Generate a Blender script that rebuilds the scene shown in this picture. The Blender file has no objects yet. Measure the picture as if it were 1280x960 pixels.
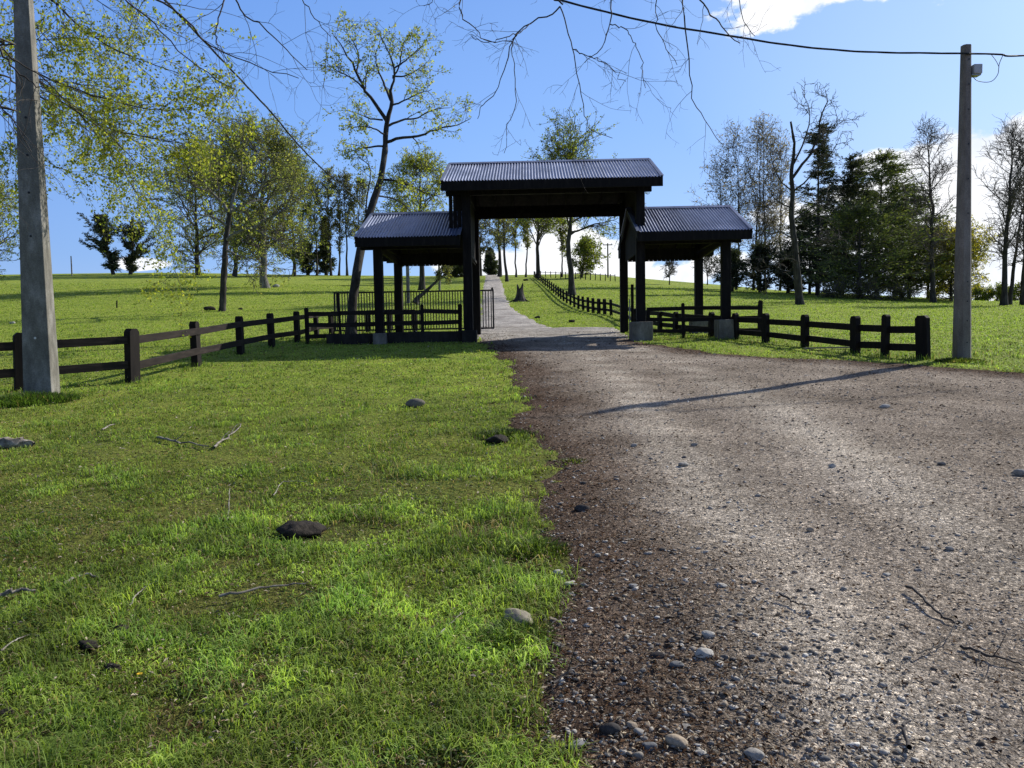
import bpy, math, random
import numpy as np
from mathutils import Vector, Matrix

rng = np.random.default_rng(11)
random.seed(5)
S = bpy.context.scene
COL = S.collection
R = math.radians
PI = math.pi

# ------------------------------------------------------------------ camera frame
F = 960.0
PITCH, ROLL = R(3.5), 0.0175
CAMZ = 1.6
cp, sp = math.cos(PITCH), math.sin(PITCH)
FW = np.array([0, cp, -sp]); UP0 = np.array([0, sp, cp]); RT0 = np.array([1.0, 0, 0])
RT = RT0 * math.cos(ROLL) - UP0 * math.sin(ROLL)
UP = UP0 * math.cos(ROLL) + RT0 * math.sin(ROLL)
CAM = np.array([0, 0, CAMZ])

def ray(u, v):
    return RT * ((u - 640) / F) + UP * ((480 - v) / F) + FW

def PX(u, v, y):
    """point on the sight line of a measured photo position, at distance y down the road"""
    r = ray(u, v)
    return CAM + r * (y / r[1])

# ------------------------------------------------------------------ value noise
_L = rng.random((256, 256))
def vnoise(x, y, s=1.0, o=0):
    x = np.asarray(x, float) / s + 37.3 + o * 13.7; y = np.asarray(y, float) / s + 91.7 + o * 7.1
    xi = np.floor(x).astype(int); yi = np.floor(y).astype(int)
    fx = x - xi; fy = y - yi
    fx = fx * fx * (3 - 2 * fx); fy = fy * fy * (3 - 2 * fy)
    a = _L[xi & 255, yi & 255]; b = _L[(xi + 1) & 255, yi & 255]
    c = _L[xi & 255, (yi + 1) & 255]; d = _L[(xi + 1) & 255, (yi + 1) & 255]
    return (a * (1 - fx) + b * fx) * (1 - fy) + (c * (1 - fx) + d * fx) * fy
def fbm(x, y, s=1.0, o=0):
    return (vnoise(x, y, s, o) * .5 + vnoise(x, y, s * .5, o + 1) * .25 + vnoise(x, y, s * .25, o + 2) * .15 + vnoise(x, y, s * .12, o + 3) * .1)

def sstep(a, b, x):
    t = np.clip((x - a) / (b - a), 0, 1)
    return t * t * (3 - 2 * t)

# ------------------------------------------------------------------ terrain
_ys = np.arange(-80, 1401, 1.0)
def _prof(pts):
    z = np.interp(_ys, [p[0] for p in pts], [p[1] for p in pts])
    k = np.hanning(13); k /= k.sum()
    zp = np.concatenate([np.full(6, z[0]), z, np.full(6, z[-1])])
    return np.convolve(zp, k, 'valid')
_LP = _prof([(-80, -4.8), (0, 0), (24, 1.45), (36, 2.28), (48, 3.25), (70, 5.46), (100, 8.48), (150, 13.75), (168, 14.9), (210, 15.5), (300, 11), (500, 2), (1400, -30)])
_RP = _prof([(-80, -4.8), (0, 0), (20, 1.2), (48, 2.45), (70, 3.6), (90, 4.7), (112, 5.3), (160, 4.9), (300, 2), (500, -4), (1400, -40)])
def H(x, y):
    x = np.asarray(x, float); y = np.asarray(y, float)
    a = x / np.maximum(y, 12)
    w = np.interp(a, [.10, .27, .375, .62], [0, .3, .5, 1.0])
    zl = np.interp(y, _ys, _LP); zr = np.interp(y, _ys, _RP)
    fac = 1 + .13 * sstep(-.08, -.62, a) * sstep(30, 120, y)
    z = zl * fac * (1 - w) + zr * w
    near = 1 - sstep(28, 45, y)
    z = z + near * (.05 * (vnoise(x, y, 3.1, 5) - .5) + .025 * (vnoise(x, y, .9, 6) - .5))
    z = z + sstep(40, 90, y) * .5 * (vnoise(x, y, 28, 7) - .5)
    return z
def hz(x, y): return float(H(x, y))

_T = np.concatenate([np.arange(1.2, 40, .05), np.arange(40, 420, .5)])
def G(u, v, dmax=400):
    """ground point seen at a photo position"""
    for dv in (0, 1, 2, 3, 5, 8, 12, 20, 40):
        r = ray(u, v + dv); r = r / r[1]
        x = CAM[0] + r[0] * _T; y = _T; z = CAM[2] + r[2] * _T
        d = z - H(x, y)
        i = np.where(d < 0)[0]
        if len(i) and _T[i[0]] < dmax:
            i = i[0]
            if i == 0: return np.array([x[0], y[0], hz(x[0], y[0])])
            f = d[i - 1] / (d[i - 1] - d[i]); t = _T[i - 1] + f * (_T[i] - _T[i - 1])
            X = r[0] * t
            return np.array([X, t, hz(X, t)])
    raise ValueError((u, v))

# road outline (ground plan), counter-clockwise or not does not matter
def g2(u, v): return tuple(G(u, v)[:2])
ROAD = [(0.25, -20), (.16, 1.5)] + [g2(*p) for p in [(690, 960), (692, 870), (684, 745), (677, 665), (667, 605), (657, 552), (648, 512), (641, 482), (630, 452), (612, 436), (598, 428), (592, 418), (597, 411), (601, 400), (602, 386), (603, 371), (604, 360), (606, 352)]]
_cl = g2(607.5, 346); _cr = g2(624, 346)
ROAD += [_cl, (_cl[0] - 3, _cl[1] + 60), (_cr[0] - 3, _cr[1] + 60), _cr]
ROAD += [g2(*p) for p in [(628, 356), (634, 376), (641, 387), (659, 396), (688, 411), (720, 410), (772, 411), (785, 421), (812, 430), (850, 435), (900, 442), (1000, 449), (1100, 454), (1180, 459), (1278, 466)]]
ROAD += [(22, 12.5), (60, 9), (60, -20)]
_P = np.array(ROAD); _Q = np.roll(_P, -1, axis=0)
def road_sd(x, y):
    x = np.asarray(x, float).ravel(); y = np.asarray(y, float).ravel()
    best = np.full(x.shape, 1e9); ins = np.zeros(x.shape, bool)
    for (ax, ay), (bx, by) in zip(_P, _Q):
        dx, dy = bx - ax, by - ay
        t = np.clip(((x - ax) * dx + (y - ay) * dy) / (dx * dx + dy * dy + 1e-12), 0, 1)
        best = np.minimum(best, (x - ax - t * dx) ** 2 + (y - ay - t * dy) ** 2)
        c = (ay > y) != (by > y)
        with np.errstate(divide='ignore', invalid='ignore'):
            xi = ax + (y - ay) * dx / (dy if abs(dy) > 1e-9 else 1e-9)
        ins ^= c & (x < xi)
    d = np.sqrt(best)
    return np.where(ins, d, -d)
def RZ(x, y, sd):
    return sstep(0, .4, sd) * (.060 * (fbm(x, y, 1.0, 200) - .5) + .010 * (vnoise(x, y, .22, 210) - .5))
def road_m(x, y):
    x = np.asarray(x, float).ravel(); y = np.asarray(y, float).ravel()
    sc = np.clip(1 - sstep(22, 40, y) * .6, .3, 1) * (.15 + .85 * sstep(2.8, 5.5, y))
    return road_sd(x, y) + .08 * (1 - sstep(3, 4.5, y)) + sc * ((fbm(x, y, .8, 3) - .5) * .75 + (vnoise(x, y, .16, 9) - .5) * .26)

# ------------------------------------------------------------------ materials
def newmat(name):
    m = bpy.data.materials.new(name); m.use_nodes = True
    nt = m.node_tree; nt.nodes.clear()
    return m, nt
def N(nt, t, **k):
    n = nt.nodes.new(t)
    for a, b in k.items(): setattr(n, a, b)
    return n
def ramp(nt, fac, stops):
    r = N(nt, 'ShaderNodeValToRGB')
    e = r.color_ramp.elements
    while len(e) > 1: e.remove(e[-1])
    e[0].position = stops[0][0]; e[0].color = (*stops[0][1], 1)
    for p, c in stops[1:]:
        q = e.new(p); q.color = (*c, 1)
    nt.links.new(fac, r.inputs[0])
    return r.outputs[0]
def noise(nt, scale, detail=4, rough=.55, vec=None, stretch=None):
    n = N(nt, 'ShaderNodeTexNoise'); n.inputs['Scale'].default_value = scale
    n.inputs['Detail'].default_value = detail; n.inputs['Roughness'].default_value = rough
    if vec is None:
        vec = N(nt, 'ShaderNodeTexCoord').outputs['Object']
    if stretch:
        mp = N(nt, 'ShaderNodeMapping'); mp.inputs['Scale'].default_value = stretch
        nt.links.new(vec, mp.inputs[0]); vec = mp.outputs[0]
    nt.links.new(vec, n.inputs['Vector'])
    return n.outputs[0]
def mixc(nt, f, a, b, bt='MIX'):
    m = N(nt, 'ShaderNodeMix', data_type='RGBA', blend_type=bt)
    for s, v in ((0, f), (6, a), (7, b)):
        if hasattr(v, 'links'): nt.links.new(v, m.inputs[s])
        else: m.inputs[s].default_value = v if not isinstance(v, tuple) else (*v, 1)
    return m.outputs[2]
def mathn(nt, op, a, b=0.0, clamp=False):
    m = N(nt, 'ShaderNodeMath', operation=op, use_clamp=clamp)
    for s, v in ((0, a), (1, b)):
        if hasattr(v, 'links'): nt.links.new(v, m.inputs[s])
        else: m.inputs[s].default_value = v
    if op == 'MULTIPLY_ADD': m.inputs[2].default_value = .5
    return m.outputs[0]
def finish(nt, col, rough=.8, metal=0.0, bump=None, bstr=.4, bdist=.02, spec=.3):
    p = N(nt, 'ShaderNodeBsdfPrincipled'); o = N(nt, 'ShaderNodeOutputMaterial')
    for nm, v in (('Base Color', col), ('Roughness', rough), ('Metallic', metal)):
        if hasattr(v, 'links'): nt.links.new(v, p.inputs[nm])
        else: p.inputs[nm].default_value = (*v, 1) if isinstance(v, tuple) else v
    p.inputs['Specular IOR Level'].default_value = spec
    if bump is not None:
        b = N(nt, 'ShaderNodeBump'); b.inputs['Strength'].default_value = bstr; b.inputs['Distance'].default_value = bdist
        nt.links.new(bump, b.inputs['Height']); nt.links.new(b.outputs[0], p.inputs['Normal'])
    nt.links.new(p.outputs[0], o.inputs[0])
    return p

def simple(name, stops, scale=6, rough=.8, stretch=None, bstr=.4, bdist=.01, metal=0, spec=.3, detail=6):
    m, nt = newmat(name)
    f = noise(nt, scale, detail, .6, stretch=stretch)
    finish(nt, ramp(nt, f, stops), rough, metal, f, bstr, bdist, spec)
    return m

def leafmat(name, trans=.45, rough=.5, gain=1.0):
    m, nt = newmat(name)
    a = N(nt, 'ShaderNodeAttribute', attribute_name='tint')
    d = N(nt, 'ShaderNodeBsdfPrincipled'); d.inputs['Roughness'].default_value = rough
    d.inputs['Specular IOR Level'].default_value = .25
    t = N(nt, 'ShaderNodeBsdfTranslucent'); o = N(nt, 'ShaderNodeOutputMaterial'); mx = N(nt, 'ShaderNodeMixShader')
    nt.links.new(a.outputs['Color'], d.inputs['Base Color'])
    tc = mixc(nt, 1.0, a.outputs['Color'], (1.25 * gain, 1.3 * gain, .65 * gain), 'MULTIPLY')
    nt.links.new(tc, t.inputs['Color'])
    mx.inputs[0].default_value = trans
    nt.links.new(d.outputs[0], mx.inputs[1]); nt.links.new(t.outputs[0], mx.inputs[2]); nt.links.new(mx.outputs[0], o.inputs[0])
    return m

M = {}
M['leaf'] = leafmat('leaf', .58)
M['grass'] = leafmat('grass_blades', .48, .62)
M['needle'] = leafmat('needles', .28, .6)
def tintmat(name, rough=.85, bump=60):
    m, nt = newmat(name)
    a = N(nt, 'ShaderNodeAttribute', attribute_name='tint')
    f = noise(nt, bump, 3)
    c = mixc(nt, .5, a.outputs['Color'], ramp(nt, f, [(.3, (.55, .55, .55)), (.7, (1.25, 1.22, 1.18))]), 'MULTIPLY')
    c = mixc(nt, .6, a.outputs['Color'], mixc(nt, 1.0, a.outputs['Color'], ramp(nt, f, [(.3, (.5, .5, .5)), (.7, (1.4, 1.37, 1.3))]), 'MULTIPLY'))
    finish(nt, c, rough, 0, f, .6, .006, .0)
    return m
M['stone'] = tintmat('pebble')
M['bark'] = simple('bark', [(.3, (.018, .015, .013)), (.55, (.055, .048, .042)), (.75, (.13, .12, .105))], 5, .9, (1, 1, .25), .8, .04)
M['bark_pale'] = simple('pale_bark', [(.3, (.05, .045, .04)), (.5, (.16, .15, .135)), (.7, (.3, .29, .27))], 6, .9, (1, 1, .3), .7, .03)
M['twig'] = simple('twig_bark', [(.3, (.03, .025, .022)), (.7, (.1, .085, .075))], 9, .8)
M['twig_far'] = simple('far_twig_bark', [(.3, (.06, .05, .048)), (.7, (.20, .17, .16))], 3, .9)
M['wood_black'] = simple('black_stained_timber', [(.3, (.006, .005, .005)), (.55, (.012, .010, .0095)), (.75, (.028, .023, .021))], 9, .75, (1, 1, .2), .35, .005, spec=.15)
M['wood_panel'] = simple('black_stained_boards', [(.3, (.007, .006, .006)), (.55, (.014, .012, .0115)), (.75, (.030, .025, .023))], 8, .8, (1, 1, .2), .35, .005, spec=.12)
M['wood_fence'] = simple('brown_stained_timber', [(.3, (.010, .007, .006)), (.55, (.024, .017, .014)), (.75, (.05, .037, .031))], 7, .75, (.3, .3, 2.2), .5, .006, spec=.2)
M['post'] = simple('dark_stained_post', [(.3, (.008, .006, .0055)), (.6, (.018, .0135, .012)), (.8, (.035, .027, .023))], 7, .8, (1.4, 1.4, .3), .5, .006, spec=.2)
M['iron'] = simple('black_painted_iron', [(.3, (.010, .010, .011)), (.7, (.02, .02, .022))], 20, .5, spec=.4)
M['wire'] = simple('black_cable', [(.3, (.012, .012, .012)), (.7, (.03, .03, .03))], 30, .6)
M['dung'] = simple('dry_dung', [(.3, (.012, .009, .007)), (.7, (.05, .04, .03))], 25, .95, bstr=1, bdist=.02)
M['deadwood'] = simple('weathered_wood', [(.3, (.09, .075, .06)), (.5, (.25, .22, .18)), (.7, (.42, .39, .34))], 14, .9, (1, 1, 1), .8, .01)
M['petal'] = simple('yellow_petals', [(.3, (.75, .45, .02)), (.7, (.85, .6, .04))], 60, .6)
M['greybox'] = simple('grey_plastic', [(.3, (.42, .42, .43)), (.7, (.52, .52, .53))], 8, .5, spec=.5)
M['steel'] = simple('galvanised_steel', [(.3, (.25, .25, .26)), (.7, (.4, .4, .42))], 12, .45, metal=.6)
M['lit_hole'] = simple('lit_bolt_hole_white', [(.3, (.55, .55, .52)), (.7, (.8, .8, .77))], 12, .7)  # white standing in for light caught by a bolt hole

def concrete(name, dark, mid, light):
    m, nt = newmat(name)
    f = noise(nt, 5, 7, .65, stretch=(1, 1, .4)); f2 = noise(nt, 55, 4, .6)
    c = ramp(nt, f, [(.25, dark), (.5, mid), (.75, light)])
    c = mixc(nt, .55, c, ramp(nt, f2, [(.3, (.45, .45, .45)), (.65, (1.2, 1.2, 1.18))]), 'MULTIPLY')
    finish(nt, c, .9, 0, mathn(nt, 'ADD', mathn(nt, 'MULTIPLY', f2, .5), f), .6, .008)
    return m
M['concrete'] = concrete('pole_concrete', (.09, .082, .07), (.20, .187, .16), (.38, .36, .33))
M['concrete_b'] = concrete('brownish_concrete', (.13, .11, .095), (.23, .20, .175), (.33, .30, .27))
M['concrete_f'] = concrete('footing_concrete', (.10, .09, .075), (.20, .18, .155), (.32, .30, .27))
M['concrete_d'] = concrete('dark_plinth_concrete', (.012, .010, .009), (.026, .022, .019), (.05, .045, .04))  # much darker than the other footing concrete

# corrugated sheet: weathered dark blue-grey
m, nt = newmat('corrugated_sheet')
f = noise(nt, 1.6, 5, .6, stretch=(1, .35, 1)); f2 = noise(nt, 30, 3)
c = ramp(nt, f, [(.3, (.14, .17, .27)), (.5, (.25, .29, .42)), (.72, (.38, .42, .56))])
c = mixc(nt, .35, c, ramp(nt, f2, [(.35, (.5, .5, .5)), (.65, (1.2, 1.2, 1.2))]), 'MULTIPLY')
tcx = N(nt, 'ShaderNodeTexCoord').outputs['Object']; sxx = N(nt, 'ShaderNodeSeparateXYZ'); nt.links.new(tcx, sxx.inputs[0])
lap = mathn(nt, 'LESS_THAN', mathn(nt, 'FRACT', mathn(nt, 'DIVIDE', sxx.outputs[0], .828)), .03)
c = mixc(nt, mathn(nt, 'MULTIPLY', lap, .6), c, (.03, .03, .04))
tone = N(nt, 'ShaderNodeTexWhiteNoise', noise_dimensions='1D'); nt.links.new(mathn(nt, 'FLOOR', mathn(nt, 'DIVIDE', sxx.outputs[0], .828)), tone.inputs['W'])
c = mixc(nt, .35, c, ramp(nt, tone.outputs['Value'], [(0, (.6, .6, .62)), (1, (1.25, 1.25, 1.25))]), 'MULTIPLY')
rst = ramp(nt, noise(nt, 3.5, 8, .75), [(.60, (0, 0, 0)), (.74, (1, 1, 1))])
c = mixc(nt, mathn(nt, 'MULTIPLY', rst, .55), c, (.12, .075, .045))
finish(nt, c, mathn(nt, 'ADD', mathn(nt, 'MULTIPLY', f, .25), .25), .45, f2, .15, .003, .5)
M['roof'] = m

# pasture ground
m, nt = newmat('pasture_turf')
g = N(nt, 'ShaderNodeNewGeometry').outputs['Position']
n1 = noise(nt, .11, 7, .7, g); n2 = noise(nt, .8, 7, .7, g); n3 = noise(nt, 14, 5, .7, g)
c1 = ramp(nt, n2, [(.28, (.14, .20, .035)), (.5, (.28, .37, .055)), (.72, (.39, .46, .07))])
c2 = ramp(nt, n2, [(.28, (.19, .245, .04)), (.5, (.35, .42, .065)), (.72, (.45, .49, .09))])
c = mixc(nt, ramp(nt, n1, [(.35, (0, 0, 0)), (.65, (1, 1, 1))]), c1, c2)
c = mixc(nt, .8, c, ramp(nt, n3, [(.25, (.30, .30, .30)), (.5, (.95, .95, .95)), (.75, (1.5, 1.45, 1.3))]), 'MULTIPLY')
nd = noise(nt, .9, 6, .7, g)
dirt = ramp(nt, nd, [(.64, (0, 0, 0)), (.72, (1, 1, 1))])
c = mixc(nt, mathn(nt, 'MULTIPLY', dirt, .7), c, (.055, .038, .022))
sepy = N(nt, 'ShaderNodeSeparateXYZ'); nt.links.new(g, sepy.inputs[0])
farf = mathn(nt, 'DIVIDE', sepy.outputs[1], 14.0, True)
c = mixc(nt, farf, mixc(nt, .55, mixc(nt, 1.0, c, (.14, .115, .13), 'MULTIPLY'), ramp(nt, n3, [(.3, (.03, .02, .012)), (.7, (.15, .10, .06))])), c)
hb = mathn(nt, 'ADD', n3, mathn(nt, 'MULTIPLY', n2, 1.5))
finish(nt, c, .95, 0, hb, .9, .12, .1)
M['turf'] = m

# gravel road
m, nt = newmat('gravel_road')
g = N(nt, 'ShaderNodeNewGeometry').outputs['Position']
tr = N(nt, 'ShaderNodeAttribute', attribute_name='tint').outputs['Color']
n1 = noise(nt, .8, 6, .65, g); n3 = noise(nt, 35, 5, .75, g); n4 = noise(nt, 160, 3, .7, g)
vo = N(nt, 'ShaderNodeTexVoronoi'); vo.inputs['Scale'].default_value = 55; nt.links.new(g, vo.inputs['Vector'])
c = mixc(nt, 1.0, tr, ramp(nt, n1, [(.3, (.62, .60, .58)), (.7, (1.3, 1.28, 1.26))]), 'MULTIPLY')
c = mixc(nt, .9, c, ramp(nt, n3, [(.3, (.45, .44, .44)), (.55, (1.0, 1.0, 1.0)), (.75, (1.6, 1.58, 1.55))]), 'MULTIPLY')
c = mixc(nt, .6, c, ramp(nt, n4, [(.3, (.45, .45, .45)), (.7, (1.5, 1.5, 1.5))]), 'MULTIPLY')
vs = N(nt, 'ShaderNodeSeparateColor'); nt.links.new(vo.outputs['Color'], vs.inputs[0])
c = mixc(nt, .6, c, ramp(nt, vs.outputs[0], [(.0, (.45, .43, .41)), (.7, (1, 1, 1)), (.95, (2.2, 2.15, 2.05))]), 'MULTIPLY')
vo2 = N(nt, 'ShaderNodeTexVoronoi'); vo2.inputs['Scale'].default_value = 150; nt.links.new(g, vo2.inputs['Vector'])
vs2 = N(nt, 'ShaderNodeSeparateColor'); nt.links.new(vo2.outputs['Color'], vs2.inputs[0])
c = mixc(nt, .7, c, ramp(nt, vs2.outputs[1], [(.0, (.4, .38, .36)), (.6, (.95, .95, .95)), (.95, (2.1, 2.05, 1.95))]), 'MULTIPLY')
hb = mathn(nt, 'ADD', mathn(nt, 'ADD', mathn(nt, 'MULTIPLY', vo.outputs['Distance'], -.5), mathn(nt, 'MULTIPLY', vo2.outputs['Distance'], -.35)), mathn(nt, 'ADD', n3, mathn(nt, 'MULTIPLY', n4, .4)))
finish(nt, c, 1.0, 0, hb, .75, .022, .0)
M['road'] = m

# ------------------------------------------------------------------ mesh helpers
def setp(o, label=None, cat=None, group=None, kind=None):
    if label: o['label'] = label
    if cat: o['category'] = cat
    if group: o['group'] = group
    if kind: o['kind'] = kind
    return o
def link(o, parent=None):
    COL.objects.link(o)
    if parent is not None: o.parent = parent
    return o
def empty(name, loc, label=None, cat=None, group=None, rz=0):
    o = bpy.data.objects.new(name, None); o.empty_display_size = .2
    o.location = [float(q) for q in loc]; o.rotation_euler = (0, 0, rz)
    link(o); setp(o, label, cat, group); return o
def mesh_np(name, verts, faces, mat, parent=None, tint=None, smooth=False, k=None, origin=None, loc=None):
    """verts (n,3), faces (m,k) arrays; world coordinates minus origin"""
    verts = np.asarray(verts, np.float32)
    if origin is not None: verts = verts - np.asarray(origin, np.float32)
    faces = np.asarray(faces, np.int32); mcount, k = faces.shape
    me = bpy.data.meshes.new(name)
    me.vertices.add(len(verts)); me.vertices.foreach_set('co', verts.ravel())
    me.loops.add(mcount * k); me.loops.foreach_set('vertex_index', faces.ravel())
    me.polygons.add(mcount); me.polygons.foreach_set('loop_start', np.arange(0, mcount * k, k, dtype=np.int32))
    if smooth: me.polygons.foreach_set('use_smooth', np.ones(mcount, bool))
    me.update(calc_edges=True)
    if tint is not None:
        a = me.attributes.new('tint', 'FLOAT_COLOR', 'POINT')
        t4 = np.ones((len(verts), 4), np.float32); t4[:, :3] = tint
        a.data.foreach_set('color', t4.ravel())
    me.materials.append(mat)
    o = bpy.data.objects.new(name, me); link(o, parent)
    if loc is not None: o.location = [float(q) for q in loc]
    return o

class MB:
    """collects polygons into one mesh"""
    def __init__(s): s.v = []; s.f = []
    def add(s, vs, fs):
        b = len(s.v); s.v += [tuple(map(float, q)) for q in vs]; s.f += [tuple(i + b for i in q) for q in fs]; return s
    def box(s, x0, x1, y0, y1, z0, z1, M_=None):
        vs = [(x, y, z) for x in (x0, x1) for y in (y0, y1) for z in (z0, z1)]
        if M_ is not None: vs = [tuple(M_ @ Vector(q)) for q in vs]
        return s.add(vs, [(0, 1, 3, 2), (4, 6, 7, 5), (0, 4, 5, 1), (2, 3, 7, 6), (0, 2, 6, 4), (1, 5, 7, 3)])
    def beam(s, a, b, w, h, up=(0, 0, 1)):
        """rectangular bar from a to b, w across, h along up"""
        a = Vector(a); b = Vector(b); d = (b - a); L = d.length; d.normalize()
        u = Vector(up); x = d.cross(u)
        if x.length < 1e-4: x = Vector((1, 0, 0))
        x.normalize(); z = x.cross(d).normalized()
        vs = []
        for p in (a, b):
            for i, j in ((-1, -1), (1, -1), (1, 1), (-1, 1)): vs.append(p + x * (w / 2 * i) + z * (h / 2 * j))
        return s.add(vs, [(0, 1, 2, 3), (7, 6, 5, 4), (0, 4, 5, 1), (1, 5, 6, 2), (2, 6, 7, 3), (3, 7, 4, 0)])
    def prism(s, prof, y0, y1, M_=None):
        """profile in x-z, extruded along y"""
        n = len(prof); vs = [(p[0], y, p[1]) for y in (y0, y1) for p in prof]
        if M_ is not None: vs = [tuple(M_ @ Vector(q)) for q in vs]
        return s.add(vs, [tuple(range(n))[::-1], tuple(range(n, 2 * n))] + [(i, (i + 1) % n, (i + 1) % n + n, i + n) for i in range(n)])
    def build(s, name, mat, parent=None, bevel=0, smooth=False):
        me = bpy.data.meshes.new(name); me.from_pydata(s.v, [], s.f); me.validate(); me.update()
        if smooth: me.polygons.foreach_set('use_smooth', [True] * len(me.polygons))
        me.materials.append(mat)
        o = bpy.data.objects.new(name, me); link(o, parent)
        if bevel:
            md = o.modifiers.new('bevel', 'BEVEL'); md.width = bevel; md.segments = 2; md.limit_method = 'ANGLE'
        return o

def nrm(a): return a / (np.linalg.norm(a, axis=-1, keepdims=True) + 1e-9)
def tubes(P, Rd, S_=5):
    """P (n,k,3) Rd (n,k) -> verts, quads"""
    n, k, _ = P.shape
    T = nrm(np.gradient(P, axis=1))
    ref = np.where(np.abs(T[..., 2:3]) > .8, np.array([1.0, .1, 0]), np.array([0, .1, 1.0]))
    ref = np.broadcast_to(ref[:, :1], T.shape)
    A = nrm(np.cross(T, ref)); B = np.cross(T, A)
    th = np.arange(S_) * 2 * PI / S_
    V = P[:, :, None] + Rd[:, :, None, None] * (A[:, :, None] * np.cos(th)[:, None] + B[:, :, None] * np.sin(th)[:, None])
    idx = np.arange(n * k * S_).reshape(n, k, S_)
    a = idx[:, :-1, :]; b = np.roll(idx, -1, axis=2)[:, :-1, :]; c = np.roll(idx, -1, axis=2)[:, 1:, :]; d = idx[:, 1:, :]
    Fq = np.stack([a, b, c, d], -1).reshape(-1, 4)
    return V.reshape(-1, 3), Fq
def cat(parts):
    vs, fs, b = [], [], 0
    for v, f in parts:
        vs.append(v); fs.append(f + b); b += len(v)
    return np.concatenate(vs), np.concatenate(fs)

def spline(pts, k=16):
    """Catmull-Rom through pts -> k samples"""
    p = np.asarray(pts, float)
    p = np.vstack([2 * p[0] - p[1], p, 2 * p[-1] - p[-2]])
    m_ = len(p) - 3; out = []
    for s in np.linspace(0, m_ - 1e-6, k):
        i = int(s); t = s - i; a, b, c, d = p[i:i + 4]
        out.append(.5 * (2 * b + (c - a) * t + (2 * a - 5 * b + 4 * c - d) * t * t + (3 * b - a - 3 * c + d) * t ** 3))
    return np.array(out)

def grow(P, Rd, n, t0=.25, t1=1.0, length=1.0, ang=(35, 65), K=6, wob=.15, up=0.0, rr=.6, lenvar=.35, r=rng, wind=None, tipr=.25, lshape=None, rmin=.0):
    """children of the paths P (m,k,3)"""
    m_, k, _ = P.shape
    t = (np.arange(n)[None, :] + r.random((m_, n))) / n
    t = t0 + (t1 - t0) * t
    f = t * (k - 1); i = np.clip(f.astype(int), 0, k - 2); fr = (f - i)[..., None]
    rows = np.arange(m_)[:, None]
    A = P[rows, i]; B = P[rows, i + 1]
    pos = A * (1 - fr) + B * fr; tan = nrm(B - A)
    rad = (Rd[rows, i] * (1 - fr[..., 0]) + Rd[rows, i + 1] * fr[..., 0])
    rv = nrm(r.normal(size=pos.shape)); perp = nrm(np.cross(tan, rv))
    a = np.radians(r.uniform(ang[0], ang[1], (m_, n)))[..., None]
    d = nrm(tan * np.cos(a) + perp * np.sin(a))
    L = length * (1 + lenvar * (r.random((m_, n)) * 2 - 1))
    if lshape is not None: L = L * lshape(t)
    pos = pos.reshape(-1, 3); d = d.reshape(-1, 3); L = np.broadcast_to(L, (m_, n)).reshape(-1); rad = rad.reshape(-1)
    out = [pos]; st = (L / (K - 1))[:, None]
    for q in range(K - 1):
        d = d + r.normal(size=d.shape) * wob; d[:, 2] += up
        if wind is not None: d = d + np.asarray(wind)
        d = nrm(d); pos = pos + d * st; out.append(pos)
    CP = np.stack(out, 1)
    cr = np.maximum(rad * rr, rmin)[:, None] * np.linspace(1, tipr, K)[None, :]
    return CP, np.maximum(cr, rmin * .6)

def leaf_quads(P, per, spread, size, tints, r=rng, tmin=.3, aspect=.55, flat=0.0, droop=0.0, clump=0, along=0.0):
    """leaves along the paths, gathered into clump bunches per path; tints: list of rgb to mix"""
    m_, k, _ = P.shape
    n = m_ * per
    row = np.repeat(np.arange(m_), per)
    u = r.random(n)
    if clump:
        u = (np.floor(u * clump) + .5 + r.normal(0, .10, n)) / clump; u = np.clip(u, 0, 1)
    f = (tmin + (1 - tmin) * u) * (k - 1.001); i = f.astype(int); fr = (f - i)[:, None]
    c = P[row, i] * (1 - fr) + P[row, i + 1] * fr + r.normal(size=(n, 3)) * spread
    a = nrm(r.normal(size=(n, 3))); a[:, 2] -= droop
    if along: a = a * (1 - along) + nrm(P[row, i + 1] - P[row, i]) * along * 1.4
    a = nrm(a)
    b = r.normal(size=(n, 3)); b[:, 2] *= (1 - flat); b = nrm(np.cross(a, b))
    sz = size * r.uniform(.6, 1.35, n)[:, None]
    V = np.stack([c - a * sz * .5, c + b * sz * aspect * .5, c + a * sz * .5, c - b * sz * aspect * .5], 1).reshape(-1, 3)
    Fq = np.arange(n * 4).reshape(-1, 4)
    tn = np.asarray(tints, float); w = r.random(n); j = (w * len(tn)).astype(int)
    col = tn[j] * r.uniform(.7, 1.3, (n, 1))
    cl = r.random(m_)[row][:, None] * .8 + .6
    col = col * cl
    return V, Fq, np.repeat(col, 4, axis=0)

LEAFC = {
    'fresh': [(.30, .34, .05), (.38, .40, .06), (.22, .28, .045), (.42, .41, .09)],
    'olive': [(.24, .275, .075), (.31, .33, .09), (.17, .205, .06), (.36, .34, .12)],
    'dull': [(.20, .215, .07), (.25, .24, .09), (.15, .16, .06)],
    'green': [(.17, .215, .035), (.24, .28, .045), (.12, .155, .03), (.32, .33, .06)],
    'rust': [(.24, .18, .13), (.28, .22, .16), (.18, .16, .12)],
    'dark': [(.04, .052, .03), (.06, .075, .038), (.025, .034, .02), (.11, .125, .06)],
    'pine': [(.095, .13, .04), (.15, .19, .05), (.055, .075, .03), (.26, .29, .08)],
    'gold': [(.40, .35, .05), (.48, .40, .06), (.28, .26, .05), (.20, .21, .05)],
}

def oval(t0, p=.8):
    return lambda t: np.clip(np.sin(PI * np.clip((t - t0) / (1.02 - t0), 0, 1) ** p), .18, 1)
def cone(t0): return lambda t: np.clip(1.06 - (t - t0) / (1 - t0), .07, 1)
def vase(t0): return lambda t: np.clip(.95 - .45 * (t - t0) / (1 - t0), .2, 1)

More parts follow.
